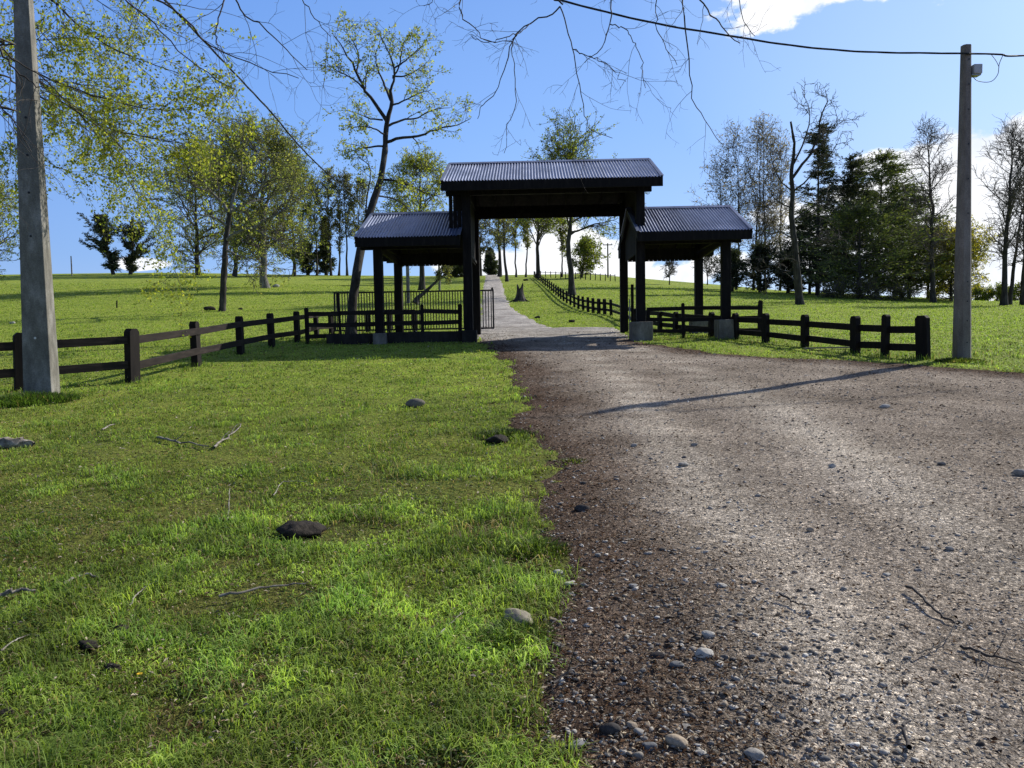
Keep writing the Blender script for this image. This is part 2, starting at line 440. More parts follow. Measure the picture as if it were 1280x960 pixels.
def tree(name, label, ctg, group, base, top_v, w_px, seed, style='leafy', trunk_px=5, t0=.3, leaves='green', dens=1.0, lean=0.0, shape=None, n1=16, n2=6, n3=5, leafsz=None, bark='bark', up=.05, wind=None, depth=None, path=None, per=6, ang1=(35, 70), twig_r=None):
    r = np.random.default_rng(seed)
    if depth is None: b = G(*base)
    else:
        b = PX(base[0], base[1], depth); b[2] = hz(b[0], b[1])
    y = b[1]; W = w_px / F * y * .5; ht = (base[1] - top_v) / F * y; ht -= min(.42 * W, .2 * ht)
    e = empty(name, b, label, ctg, group)
    tr = trunk_px / F * y * .5
    if path is None:
        k = 12; s = np.linspace(0, 1, k)
        wob = np.cumsum(r.normal(size=(k, 2)), 0) * ht * .006
        P0 = np.stack([b[0] + lean * ht * s ** 1.3 + wob[:, 0], b[1] + wob[:, 1], b[2] - .15 + (ht + .15) * s], 1)
    else:
        P0 = spline([PX(u, v, y + dy) for u, v, dy in path], 18); P0[0, 2] -= .2; k = 18
    s = np.linspace(0, 1, k)
    R0 = tr * (1 - .9 * s ** 1.1); R0[0] *= 1.5; R0[1] *= 1.05
    P0 = P0[None]; R0 = R0[None]
    px = y / F  # one source pixel in metres at this distance
    tw = twig_r if twig_r is not None else max(.006, .42 * px)
    sh = shape or oval(t0)
    P1, R1 = grow(P0, R0, n1, t0, .98, W * 1.05, ang1, 8, .13, up, .5, .25, r, wind, .25, sh, tw * .8)
    P2, R2 = grow(P1, R1, n2, .2, 1.0, W * .5, (25, 60), 6, .2, up * .6, .55, .35, r, wind, .4, None, tw * .75)
    if n3:
        P3, R3 = grow(P2, R2, n3, .2, 1.0, W * .24, (25, 65), 4, .25, up * .3 - .02, .6, .4, r, wind, .5, None, tw * .6)
    v, f = tubes(P0, R0, 8)
    mesh_np('trunk', v, f, M[bark], e, smooth=True, origin=b)
    parts = [tubes(P1, R1, 5), tubes(P2, R2, 4)]
    if n3: parts.append(tubes(P3, R3, 3))
    v, f = cat(parts)
    mesh_np('branches', v, f, M[bark if y < 70 else 'twig_far'], e, smooth=True, origin=b)
    if dens > 0:
        ls = leafsz or max(.05, 2.3 * px)
        LP = P3 if n3 else P2
        n_ = max(1, int(round(per * dens * 1.35)))
        v, f, c = leaf_quads(LP, n_, ls * .6, ls, LEAFC[leaves], r, .15, clump=2)
        mesh_np('crown', v, f, M['leaf' if leaves not in ('dark', 'pine') else 'needle'], e, tint=c, origin=b)
    return e

def conifer(name, label, ctg, group, base, top_v, w_px, seed, leaves='dark', depth=None, lean=0, n1=70, flat2=1.0, t0=.06, wind=None, up=.0, ang=(65, 95), trunk_px=5, ragged=.35, dens=1.0, shape=None, bark='bark'):
    r = np.random.default_rng(seed)
    if depth is None: b = G(*base)
    else:
        b = PX(base[0], base[1], depth); b[2] = hz(b[0], b[1])
    y = b[1]; px = y / F; ht = (base[1] - top_v) * px; W = w_px * px * .5
    e = empty(name, b, label, ctg, group)
    k = 12; s = np.linspace(0, 1, k)
    P0 = np.stack([b[0] + lean * ht * s, b[1] + 0 * s, b[2] - .15 + (ht + .15) * s], 1)[None]
    R0 = (trunk_px * px * .5 * (1 - .93 * s))[None]
    P1, R1 = grow(P0, R0, n1, t0, .995, W * 1.1, ang, 7, .08, up, .3, ragged, r, wind, .3, shape or cone(t0), px * .3)
    P2, R2 = grow(P1, R1, 15, .10, 1.0, W * .32, (30, 70), 4, .12, up, .5, .4, r, wind, .4, None, px * .22)
    P2[..., 2] = P2[:, :1, 2] + (P2[..., 2] - P2[:, :1, 2]) * flat2
    v, f = tubes(P0, R0, 7); mesh_np('trunk', v, f, M[bark], e, smooth=True, origin=b)
    v, f = cat([tubes(P1, R1, 4), tubes(P2, R2, 3)]); mesh_np('branches', v, f, M['twig_far'], e, origin=b)
    ls = 3.5 * px
    a_ = leaf_quads(P2, int(11 * dens), ls * .28, ls, LEAFC[leaves], r, .05, .26, flat=.5, along=.6)
    b_ = leaf_quads(P1, int(18 * dens), ls * .3, ls, LEAFC[leaves], r, .2, .26, flat=.5, along=.6)
    v = np.concatenate([a_[0], b_[0]]); f = np.concatenate([a_[1], b_[1] + len(a_[0])]); c = np.concatenate([a_[2], b_[2]])
    mesh_np('crown', v, f, M['needle'], e, tint=c, origin=b)
    return e

# ------------------------------------------------------------------ ground
def grid_mesh(X, Y, Z):
    n, m_ = X.shape
    idx = np.arange(n * m_).reshape(n, m_)
    f = np.stack([idx[:-1, :-1], idx[1:, :-1], idx[1:, 1:], idx[:-1, 1:]], -1).reshape(-1, 4)
    return np.stack([X, Y, Z], -1).reshape(-1, 3), f
a = np.linspace(-1, 1, 441); xs = 1000 * np.sinh(6.5 * a) / math.sinh(6.5)
a = np.linspace(-.55, 1, 471); ysv = 5 + 1300 * np.sinh(6.5 * a) / math.sinh(6.5)
X, Y = np.meshgrid(xs, ysv, indexing='ij')
Zg = H(X, Y) - .14 * sstep(.02, .35, road_m(X, Y)).reshape(X.shape) * (1 + sstep(25, 60, Y))
v, f = grid_mesh(X, Y, Zg)
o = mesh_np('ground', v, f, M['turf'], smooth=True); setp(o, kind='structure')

# road surface (its own sheet, feathered under the turf at the sides)
def track_tint(x, y, sd):
    # wheel tracks: pale packed gravel sweeping out of the gateway to the right foreground
    tr1 = spline([np.array([*g2(*p), 0]) for p in [(705, 425), (770, 470), (820, 540), (880, 620), (960, 720), (1050, 860), (1120, 958)]], 40)
    tr2 = spline([np.array([*g2(*p), 0]) for p in [(760, 425), (900, 480), (1010, 540), (1110, 600), (1200, 660), (1290, 720)]], 40)
    t = np.zeros_like(x)
    for tk, w in ((tr1, .38), (tr2, .42)):
        d = np.full(x.shape, 9.0)
        for q in tk: d = np.minimum(d, np.hypot(x - q[0], y - q[1]))
        t = np.maximum(t, np.exp(-(d / w) ** 2))
    t = t * (.55 + .45 * fbm(x, y, .9, 21))
    grey = np.array([.60, .545, .465]); brown = np.array([.35, .305, .255]); dark = np.array([.12, .084, .064]); far = np.array([.52, .50, .475])
    base = brown[None] * (1 - .0 * x[:, None])
    mixn = sstep(.35, .7, fbm(x, y, 2.2, 15))[:, None]
    base = base * (1 - .45 * mixn) + np.array([.43, .38, .325]) * .45 * mixn
    c = base * (1 - t[:, None]) + grey * t[:, None]
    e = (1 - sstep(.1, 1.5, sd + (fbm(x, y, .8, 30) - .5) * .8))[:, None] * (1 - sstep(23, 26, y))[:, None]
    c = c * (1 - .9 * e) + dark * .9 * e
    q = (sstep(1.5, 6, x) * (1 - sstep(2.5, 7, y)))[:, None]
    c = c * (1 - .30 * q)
    w = sstep(23.5, 26, y)[:, None]
    return c * (1 - w) + far * w
parts_v, parts_f, parts_c, base_i = [], [], [], 0
for (x0, x1, sx, y0, y1, sy) in ((-3.2, 60, .12, -18, 31, .12), (-14, 5, .3, 31, 230, .6)):
    gx = np.arange(x0, x1, sx) if x1 < 30 else np.concatenate([np.arange(x0, 16, .12), np.arange(16, 60, .6)])
    X, Y = np.meshgrid(gx, np.arange(y0, y1 + sy * .5, sy), indexing='ij')
    sd = road_m(X, Y); xr, yr = X.ravel(), Y.ravel()
    lift = np.where(yr > 30, .05, .016)
    z = H(xr, yr) + (sstep(-.10, .10, sd) * (lift + .05) - .05) + RZ(xr, yr, sd)
    v, f = grid_mesh(X, Y, z.reshape(X.shape))
    keep = (sd[f] > -.45).any(1); f = f[keep]
    used = np.unique(f); mp = -np.ones(len(v), int); mp[used] = np.arange(len(used))
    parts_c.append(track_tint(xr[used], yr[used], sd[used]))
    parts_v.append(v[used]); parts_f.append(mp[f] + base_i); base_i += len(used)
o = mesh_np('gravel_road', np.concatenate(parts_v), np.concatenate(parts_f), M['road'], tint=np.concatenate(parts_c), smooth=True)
setp(o, kind='structure')

# ------------------------------------------------------------------ grass
def blades(n, d0, d1, seed, lat=.80, hscale=1.0, wscale=1.0, edge_only=False):
    r = np.random.default_rng(seed)
    d = d0 * (d1 / d0) ** r.random(n); x = (r.random(n) * 2 - 1) * lat * d; y = d
    if edge_only:
        pass
    sd = road_m(x, y)
    e = (fbm(x, y, .5, 50) - .5) * .5
    p = 1 - sstep(-.12, .14, sd + e)
    bare = sstep(.56, .66, fbm(x, y, .55, 60))            # thin, trodden patches
    p = p * (1 - (.72 - .4 * sstep(6, 14, y)) * bare) * (.45 + .55 * sstep(.30, .48, fbm(x, y, .22, 65)))
    # sparse tufts on the road shoulder
    p = np.maximum(p, ((vnoise(x, y, .17, 70) > .80) & (sd < .16)) * .6)
    k = r.random(n) < p
    x, y, d, bare, sd = x[k], y[k], d[k], bare[k], sd[k]; n = len(x)
    tuft = fbm(x, y, .38, 80); lush = sstep(.45, .7, tuft)
    edge = np.exp(-(np.minimum(sd, 0) / .35) ** 2)
    h = (.018 + .040 * r.random(n) ** 1.4 + .050 * lush * r.random(n) + .035 * edge * r.random(n)) * hscale
    h *= (1 - .35 * bare) * (.7 + .75 * vnoise(x, y, .7, 97) * vnoise(x, y, .2, 98) * 1.6); h *= np.interp(d, [3, 10, 40, 120], [1, 1.15, 1.6, 2.4])
    wd = (.0026 + .0030 * r.random(n)) * np.interp(d, [2.5, 6, 12, 40, 120], [1, 1.6, 2.8, 9, 26]) * wscale
    ang = r.random(n) * 2 * PI
    ax = np.stack([np.cos(ang), np.sin(ang), np.zeros(n)], 1)
    lean = r.uniform(.2, 1.9, n)[:, None]
    la = ang + PI / 2 + r.normal(0, .5, n); ld = np.stack([np.cos(la), np.sin(la), np.zeros(n)], 1)
    b = np.stack([x, y, H(x, y) - .004], 1); hh = h[:, None]; up = np.array([0, 0, 1.0])
    m1 = b + up * hh * .6 + ld * hh * lean * .25
    tp = b + up * hh * np.maximum(1 - .42 * lean, .12) + ld * hh * lean * .8
    w = wd[:, None] * .5
    V = np.stack([b - ax * w, b + ax * w, m1 + ax * w * .8, m1 - ax * w * .8, tp], 1).reshape(-1, 3)
    i = np.arange(n)[:, None] * 5
    Ft = np.concatenate([i + [0, 1, 2], i + [0, 2, 3], i + [3, 2, 4]], 1).reshape(-1, 3)
    g1 = np.array([.165, .265, .055]); g2_ = np.array([.43, .53, .11]); g3 = np.array([.055, .125, .03]); st = np.array([.50, .40, .21])
    u = r.random(n)[:, None]; big = fbm(x, y, 2.6, 90)[:, None]
    c = g1 * (1 - u) + g2_ * u
    c = c * (1 - .5 * lush[:, None]) + g3 * .5 * lush[:, None] * 1.6
    c = c * (.55 + 1.0 * big) * (.35 + 1.3 * vnoise(x, y, .26, 95) * (.5 + vnoise(x, y, .09, 96)))[:, None]
    yel = np.clip(.22 + .5 * sstep(12, 45, d), 0, 1)[:, None]
    c = c * (1 - yel) + np.array([.42, .55, .095]) * yel
    dead = (r.random(n) < (.07 + .42 * bare) * (1 - .8 * sstep(9, 22, d)))[:, None]
    c = np.where(dead, st * r.uniform(.4, 1.1, (n, 1)), c)
    c = np.repeat(c, 5, axis=0).reshape(n, 5, 3); c[:, :2] *= .32; c[:, 4] *= 1.4  # highlights and gap shade put into the colour: tips lighter, feet darker
    return V, Ft, c.reshape(-1, 3)
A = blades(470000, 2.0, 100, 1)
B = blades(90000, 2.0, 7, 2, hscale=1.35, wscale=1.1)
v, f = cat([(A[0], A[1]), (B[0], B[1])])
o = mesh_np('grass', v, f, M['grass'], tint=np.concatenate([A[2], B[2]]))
setp(o, 'short green pasture grass with straw and trodden bare patches', 'grass', kind='stuff')
def weeds(n, seed):
    r = np.random.default_rng(seed)
    d = 2.1 * (16 / 2.1) ** r.random(n); x = (r.random(n) * 2 - 1) * .8 * d; y = d
    k = (road_m(x, y) < .0) & (r.random(n) < sstep(.52, .66, fbm(x, y, .75, 170)) * .95 + .04)
    x, y, d = x[k], y[k], d[k]; n = len(x)
    L = r.uniform(.008, .020, n) * np.interp(d, [2.5, 16], [1, 2.0]); th = r.random(n) * 2 * PI; tl = r.uniform(-.1, .7, n)
    a_ = np.stack([np.cos(th), np.sin(th), tl], 1); b_ = np.stack([-np.sin(th), np.cos(th), r.normal(0, .3, n)], 1)
    c = np.stack([x, y, H(x, y) + .012 + r.random(n) * .03], 1); L = L[:, None]
    V = np.stack([c - a_ * L * .5, c + b_ * L * .36, c + a_ * L * .5, c - b_ * L * .36], 1).reshape(-1, 3)
    col = np.array([(.075, .15, .035), (.11, .19, .04), (.05, .10, .03), (.16, .2, .05)])[r.integers(0, 4, n)] * r.uniform(.7, 1.3, (n, 1))
    return V, np.arange(n * 4).reshape(-1, 4), np.repeat(col, 4, axis=0)
v, f, c = weeds(90000, 33)
o = mesh_np('clover', v, f, M['grass'], tint=c)
setp(o, 'low round-leaved clover and weeds in patches through the lawn', 'clover', kind='stuff')

def tuft(name, label, u, v_, rad, n, hgt, seed, tint=(.06, .10, .02), group=None):
    r = np.random.default_rng(seed); c0 = G(u, v_)
    rr = rad * r.random(n) ** .6; th = r.random(n) * 2 * PI
    x = c0[0] + rr * np.cos(th); y = c0[1] + rr * np.sin(th) * .8
    h = hgt * r.uniform(.4, 1.1, n) * (1 - .5 * rr / rad); ang = th + r.normal(0, .8, n)
    ld = np.stack([np.cos(ang), np.sin(ang), 0 * ang], 1); ax = np.stack([-np.sin(ang), np.cos(ang), 0 * ang], 1)
    b = np.stack([x, y, H(x, y) - .01], 1); hh = h[:, None]; up = np.array([0, 0, 1.0]); ln = r.uniform(.2, 1.1, n)[:, None]
    w = (.0035 * r.uniform(.6, 1.3, n) * np.clip(c0[1] / 5, 1, 3))[:, None]
    m1 = b + up * hh * .6 + ld * hh * ln * .3; tp = b + up * hh * (1 - .3 * ln) + ld * hh * ln
    V = np.stack([b - ax * w, b + ax * w, m1 + ax * w * .8, m1 - ax * w * .8, tp], 1).reshape(-1, 3)
    i = np.arange(n)[:, None] * 5
    Ft = np.concatenate([i + [0, 1, 2], i + [0, 2, 3], i + [3, 2, 4]], 1).reshape(-1, 3)
    c = np.array(tint) * r.uniform(.6, 1.6, (n, 1)); c[r.random(n) < .06] = (.28, .23, .11)
    o = mesh_np(name, V, Ft, M['grass'], tint=np.repeat(c, 5, axis=0), origin=c0, loc=c0)
    return setp(o, label, 'grass tuft', group)
tuft('grass_tuft', 'rank dark grass clump hugging the base of the tall concrete pole', 34, 503, .75, 2600, .24, 3, (.09, .15, .03))
tuft('grass_tuft', 'small lone grass tuft growing inside the gravel edge near the pole shadow', 715, 578, .16, 500, .07, 4, (.10, .14, .025))
tuft('grass_tuft', 'long grass clump spilling over the gravel beside the pale round stone', 668, 690, .22, 900, .13, 5, (.09, .14, .022))
tuft('grass_tuft', 'shaggy grass clump on the verge near the bottom of the road edge', 640, 800, .20, 900, .12, 6, (.09, .14, .022))
tuft('grass_tuft', 'dark grass clump on the verge nearest the gateway', 630, 545, .35, 900, .12, 7, (.06, .095, .02))
tuft('grass_tuft', 'grass growing round the foot of the smooth roadside pole', 1200, 452, .5, 900, .14, 8, (.09, .12, .025))

# ------------------------------------------------------------------ gravel, stones, litter
def _ico(sub):
    import bmesh
    bm = bmesh.new(); bmesh.ops.create_icosphere(bm, subdivisions=sub, radius=1)
    v = np.array([q.co[:] for q in bm.verts]); f = np.array([[w.index for w in q.verts] for q in bm.faces]); bm.free()
    return v, f
ICO1, ICO3 = _ico(1), _ico(3)
OCT = (np.array([(1, 0, 0), (-1, 0, 0), (0, 1, 0), (0, -1, 0), (0, 0, 1), (0, 0, -1)], float), np.array([(0, 2, 4), (2, 1, 4), (1, 3, 4), (3, 0, 4), (2, 0, 5), (1, 2, 5), (3, 1, 5), (0, 3, 5)]))
def pebbles(n, d0, d1, seed, smin, smax, test, power=2.6, tones=None, base=None):
    r = np.random.default_rng(seed)
    d = d0 * (d1 / d0) ** r.random(n); x = (r.random(n) * 2 - 1) * .8 * d; y = d
    k = test(x, y, r); x, y, d = x[k], y[k], d[k]; n = len(x)
    s = (smin + (smax - smin) * r.random(n) ** power) * np.interp(d, [2.5, 6, 20, 40], [1, 1.35, 2.4, 3.4])
    v0, f0 = base or ICO1; jit = 1 + r.uniform(-.22, .22, (n, len(v0), 1))
    sc = np.stack([r.uniform(.8, 1.4, n), r.uniform(.6, 1.1, n), r.uniform(.25, .5, n)], 1)[:, None]
    V = v0[None] * jit * sc * s[:, None, None]
    th = r.random(n) * 2 * PI; c, sn = np.cos(th)[:, None], np.sin(th)[:, None]
    tl = r.normal(0, .25, n)[:, None]
    V[..., 2] += V[..., 0] * tl
    X_ = V[..., 0] * c - V[..., 1] * sn; Y_ = V[..., 0] * sn + V[..., 1] * c
    V = np.stack([X_ + x[:, None], Y_ + y[:, None], V[..., 2] + (H(x, y) + RZ(x, y, road_m(x, y)) + .016 + s * .12)[:, None]], -1).reshape(-1, 3)
    Fc = (f0[None] + np.arange(n)[:, None, None] * len(v0)).reshape(-1, 3)
    tn = np.array(tones or [(.34, .32, .29), (.46, .43, .39), (.24, .22, .20), (.38, .32, .25), (.60, .57, .52), (.16, .14, .12)])
    c = tn[(r.random(n) * len(tn)).astype(int)] * r.uniform(.7, 1.25, (n, 1))
    return V, Fc, np.repeat(c, len(v0), axis=0)
def on_road(x, y, r):
    sd = road_m(x, y); z = fbm(x, y, .9, 120)
    near_edge = np.exp(-((sd - .6) / .6) ** 2) * (y < 9)
    return (sd > .03) & (r.random(len(x)) < (.25 + .9 * sstep(.42, .62, z) + near_edge))
def at_rim(x, y, r):
    sd = road_m(x, y)
    return (sd > .05) & (sd < 1.5) & (y < 8) & (r.random(len(x)) < np.exp(-((x - .75) / .5) ** 2) * sstep(6, 2.5, y) + .12)
A = pebbles(60000, 2.1, 40, 21, .0022, .0085, on_road)
B = pebbles(9000, 2.1, 8, 22, .007, .020, at_rim, 2.2)
D_ = pebbles(190000, 2.1, 26, 24, .0012, .0042, lambda x, y, r: (road_m(x, y) > -.02) & (r.random(len(x)) < .35 + .8 * vnoise(x, y, .5, 160)), 1.6, tones=[(.30, .27, .235), (.38, .345, .30), (.22, .19, .165), (.33, .28, .22), (.15, .125, .105)], base=OCT)
C_ = pebbles(7000, 2.4, 26, 23, .006, .014, lambda x, y, r: (road_m(x, y) > .1), 2.0)
v, f = cat([(q[0], q[1]) for q in (A, B, C_, D_)])
o = mesh_np('gravel', v, f, M['stone'], tint=np.concatenate([A[2], B[2], C_[2], D_[2]]), smooth=False)
setp(o, 'loose grey and brown gravel scattered over the track', 'gravel', kind='stuff')

# brown leaf and bark litter along the road shoulders
def litter(n, seed):
    r = np.random.default_rng(seed)
    d = 2.1 * (28 / 2.1) ** r.random(n); x = (r.random(n) * 2 - 1) * .8 * d; y = d
    sd = road_m(x, y)
    p = (sd > -.15) * (.22 + 1.1 * np.exp(-((sd - .35) / .55) ** 2) * (fbm(x, y, .6, 140) + .3)) + (sd < -.15) * .26
    k = r.random(n) < p; x, y, d = x[k], y[k], d[k]; n = len(x)
    L = r.uniform(.008, .034, n) * np.interp(d, [2.5, 8, 25], [1, 1.5, 3.2]); W_ = L * r.uniform(.08, .35, n)
    th = r.random(n) * 2 * PI; a_ = np.stack([np.cos(th), np.sin(th), r.normal(0, .25, n)], 1); b_ = np.stack([-np.sin(th), np.cos(th), r.normal(0, .5, n)], 1)
    c = np.stack([x, y, H(x, y) + RZ(x, y, road_m(x, y)) + .021 + r.random(n) * .008], 1)
    V = np.stack([c - a_ * L[:, None] / 2, c + b_ * W_[:, None] / 2 + [0, 0, .004], c + a_ * L[:, None] / 2, c - b_ * W_[:, None] / 2 + [0, 0, .004]], 1).reshape(-1, 3)
    tn = np.array([(.07, .04, .025), (.12, .07, .04), (.045, .026, .018), (.24, .17, .11), (.42, .36, .27)])
    sdn = sd[k] < -.15
    col = tn[np.minimum((r.random(n) ** np.where(sdn, .6, 1.4) * 5).astype(int), 4)] * r.uniform(.7, 1.2, (n, 1))
    return V, np.arange(n * 4).reshape(-1, 4), np.repeat(col, 4, axis=0)
v, f, c = litter(150000, 31)
o = mesh_np('leaf_litter', v, f, M['stone'], tint=c)
setp(o, 'brown shreds of leaf and bark litter strewn over the gravel', 'litter', kind='stuff')

def lump(name, label, ctg, u, v_, wpx, flat, tint, seed, mat='stone', group=None, sink=.25, rough=.12, hpx=None, rz=None):
    r = np.random.default_rng(seed); b = G(u, v_)
    if b[1] < 25: b[2] += float(RZ(b[0], b[1], road_m(b[0], b[1]))[0])
    s = wpx / F * b[1] * .5
    v0, f0 = ICO3
    n = v0.copy(); ph = r.random(9) * 6
    dsp = 1 + rough * (np.sin(n[:, 0] * 2.3 + ph[0]) * np.cos(n[:, 1] * 2.1 + ph[1]) + .7 * np.sin(n[:, 2] * 3.4 + ph[2] + n[:, 0] * 2)) + rough * .3 * np.sin(n[:, 0] * 7 + ph[3]) * np.sin(n[:, 1] * 8 + ph[4])
    n = n * dsp[:, None]
    for _ in range(7 if mat == 'stone' else 3):       # flattened facets
        q = nrm(r.normal(size=3) * np.array([1, 1, .9])); c_ = r.uniform(.62, .9); dd_ = n @ q
        n = n - np.maximum(dd_ - c_, 0)[:, None] * q * .85
    if mat != 'stone': n = n * (1 + r.normal(0, .075, (len(n), 1)))
    V = n * np.array([1, r.uniform(.6, .85), flat]) * s
    th = r.uniform(-.5, .5) if rz is None else rz
    V = np.stack([V[:, 0] * math.cos(th) - V[:, 1] * math.sin(th), V[:, 0] * math.sin(th) + V[:, 1] * math.cos(th), V[:, 2] + s * flat * (1 - sink * 2) + .012], 1)
    o = mesh_np(name, V, f0, M[mat], tint=np.tile(np.array(tint), (len(V), 1)), smooth=True, loc=b)
    return setp(o, label, ctg, group)
GREY = (.36, .34, .31); PALE = (.50, .475, .43); TAN = (.40, .33, .25); DK = (.075, .07, .068)
lump('stone', 'large pale round stone half sunk in the grass at the gravel edge', 'stone', 648, 781, 46, .5, (.30, .27, .21), 1, sink=.3)
lump('stone', 'grey stone lying alone in the grass below the gateway', 'stone', 519, 508, 26, .45, (.20, .18, .15), 2)
STN = [  # u, v of the base, width in px, tint, label
    (886, 800, 19, PALE, 'pale flat-topped stone, upper of a pair in the middle of the gravel'),
    (881, 826, 24, PALE, 'pale oval stone, lower of a pair in the middle of the gravel'),
    (763, 922, 27, DK, 'dark rounded stone at the bottom of the road edge'),
    (721, 942, 26, (.22, .22, .22), 'grey rounded stone nearest the bottom grass verge'),
    (790, 916, 16, TAN, 'tan stone just right of the dark rounded stone'),
    (846, 942, 29, TAN, 'large tan flat stone at the bottom of the gravel'),
    (855, 917, 19, GREY, 'light grey egg-shaped stone above the large tan one'),
    (811, 945, 23, (.2, .2, .2), 'bluish grey stone left of the large tan one'),
    (800, 927, 18, GREY, 'grey stone squeezed between tan and dark stones at the bottom'),
    (832, 922, 14, (.2, .19, .18), 'small dull stone below left of the egg-shaped stone'),
    (797, 957, 18, (.30, .27, .23), 'beige stone cut by the bottom of the picture'),
    (876, 953, 16, PALE, 'small white stone right of the large tan stone near the bottom'),
    (941, 957, 28, GREY, 'flat grey stone near the bottom centre of the gravel'),
    (1030, 957, 16, (.2, .2, .2), 'grey pebble near the stick at the bottom'),
    (977, 903, 12, GREY, 'lone pale pebble right of the stone cluster'),
    (905, 888, 15, TAN, 'tan stone right of the cluster, above the grey flat stone'),
    (845, 838, 20, (.2, .2, .2), 'dull grey stone left of the pale oval stone'),
    (822, 826, 18, DK, 'dark stone left of the middle pair'),
    (713, 735, 17, PALE, 'pale flat stone beside the verge, lower of two'),
    (697, 722, 15, PALE, 'pale flat stone beside the verge, upper of two'),
    (792, 738, 13, PALE, 'small pale stone in the brown litter near the verge'),
    (778, 724, 9, GREY, 'tiny light stone above the small pale stone in the litter'),
    (730, 737, 9, GREY, 'tiny pale pebble touching the lower flat stone by the verge'),
    (902, 736, 14, PALE, 'white stone centre of the gravel'),
    (727, 639, 20, DK, 'dark flat stone in the brown litter halfway up the verge'),
    (855, 584, 16, GREY, 'grey flat stone in the far gravel left of the wheel track'),
    (1108, 720, 13, PALE, 'pale stone in the right half of the gravel'),
    (1187, 690, 12, GREY, 'small grey stone by the right hand picture edge'),
    (1148, 715, 10, GREY, 'smaller grey stone right of the pale one'),
    (925, 772, 10, PALE, 'small whitish stone upper right of the middle pair'),
    (1276, 598, 18, GREY, 'grey stone at the far right picture edge'),
    (1040, 588, 10, PALE, 'bright pebble far out in the open gravel'),
    (1106, 512, 14, PALE, 'pale chip lying in the far gravel below the fence'),
    (748, 700, 9, (.35, .33, .3), 'little light stone in the litter between the verge and track'),
    (868, 560, 10, (.3, .28, .25), 'little stone beyond the grey flat stone'),
    (655, 880, 14, TAN, 'tan stone peeping out of the grass at the lower verge'),
    (700, 812, 13, (.25, .23, .2), 'dull stone in the lower verge litter'),
    (906, 830, 11, (.18, .17, .16), 'dark pebble right of the pale oval stone'),
    (1225, 940, 12, DK, 'dark stone in the bottom right gravel'),
    (1010, 770, 8, GREY, 'tiny grey pebble by the thin stick'),
]
for i, (u, v_, w_, t_, lb) in enumerate(STN):
    lump('stone', lb, 'stone', u, v_, w_, random.uniform(.38, .62), t_, 100 + i, group='stones lying on the gravel', sink=.18)
# more mid-size stones nothing tells apart
for i in range(70):
    if i < 45: u, v_ = 770 + random.gauss(0, 55), random.uniform(840, 958)
    else: u, v_ = random.uniform(720, 1270), random.uniform(560, 940)
    if road_m([G(u, v_)[0]], [G(u, v_)[1]])[0] < .06: u += 70
    lump('stone', 'small grey or brown pebble among the loose gravel', 'stone', u, v_, random.uniform(6, 12), random.uniform(.4, .65), random.choice([GREY, TAN, DK, (.2, .19, .18), (.17, .15, .13)]), 300 + i, group='small pebbles on the gravel', sink=.15)

lump('dung', 'black dried dung pat in the middle of the lawn', 'dung', 372, 671, 58, .42, (.03, .025, .02), 41, 'dung', rough=.2)
lump('dung', 'brown dung lump, upper of three at lower left in the grass', 'dung', 150, 793, 24, .4, (.1, .08, .05), 42, 'dung', rough=.25)
lump('dung', 'brown dung lump, left of three at lower left in the grass', 'dung', 112, 813, 30, .35, (.1, .08, .05), 43, 'dung', rough=.25)
lump('dung', 'brown dung lump, lowest of three at lower left in the grass', 'dung', 142, 838, 22, .35, (.1, .08, .05), 44, 'dung', rough=.25)
lump('mound', 'dark earth mound at the verge below the gateway', 'mound', 622, 553, 32, .3, (.04, .03, .02), 45, 'dung', rough=.2)
lump('clod', 'dark clod of earth cut by the left picture edge', 'clod', 8, 896, 22, .4, (.05, .04, .03), 46, 'dung', rough=.25)

def stick(label, pts, r0, seed, mat='deadwood', lift=.03, twigs=0, name='stick', ctg='stick', group='dead sticks on the ground'):
    r = np.random.default_rng(seed)
    w = [G(u, v_) for u, v_ in pts]; b = w[0].copy()
    w = [q + np.array([0, 0, (.022 if mat == 'twig' else 0) + lift + r.uniform(-.006, .014)]) for q in w]
    P = spline(w, 14); P += r.normal(size=P.shape) * r0 * .5
    Rr = np.linspace(r0, r0 * .45, 14)
    parts = [tubes(P[None], Rr[None], 6)]
    if twigs:
        Q, Qr = grow(P[None], Rr[None], twigs, .2, .9, .14, (25, 60), 5, .15, .0, .6, .4, r, None, .4)
        Q[..., 2] = np.maximum(Q[..., 2], H(Q[..., 0], Q[..., 1]) + .012)
        parts.append(tubes(Q, Qr, 5))
    v, f = cat(parts)
    o = mesh_np(name, v, f, M[mat], smooth=True, origin=b, loc=b)
    return setp(o, label, ctg, group)
stick('bleached forked stick lying left of centre in the upper lawn', [(196, 550), (215, 555), (240, 558), (262, 563)], .014, 1, twigs=3)
stick('pale bent stick right of the forked stick in the upper lawn', [(266, 563), (276, 555), (290, 547), (302, 533)], .015, 2, twigs=2)
stick('pale straw stalk standing slanted in the lawn above the dung', [(284, 655), (286, 640), (288, 616)], .006, 3, twigs=0)
stick('short curved white stick in the left middle of the lawn', [(82, 738), (95, 730), (108, 727), (124, 727)], .009, 4)
stick('long thin greyish stick across the middle of the lawn', [(274, 754), (300, 750), (330, 742), (358, 737), (384, 735)], .008, 5)
stick('arched thin twig left of the long stick', [(163, 766), (170, 752), (182, 741), (197, 732)], .005, 6)
stick('thin bent straw right of the standing stalk', [(342, 625), (352, 610), (362, 607), (384, 606)], .005, 7)
stick('thin dark stick sloping in the right hand gravel', [(1135, 742), (1160, 768), (1185, 785), (1200, 792)], .008, 8, 'twig', .02)
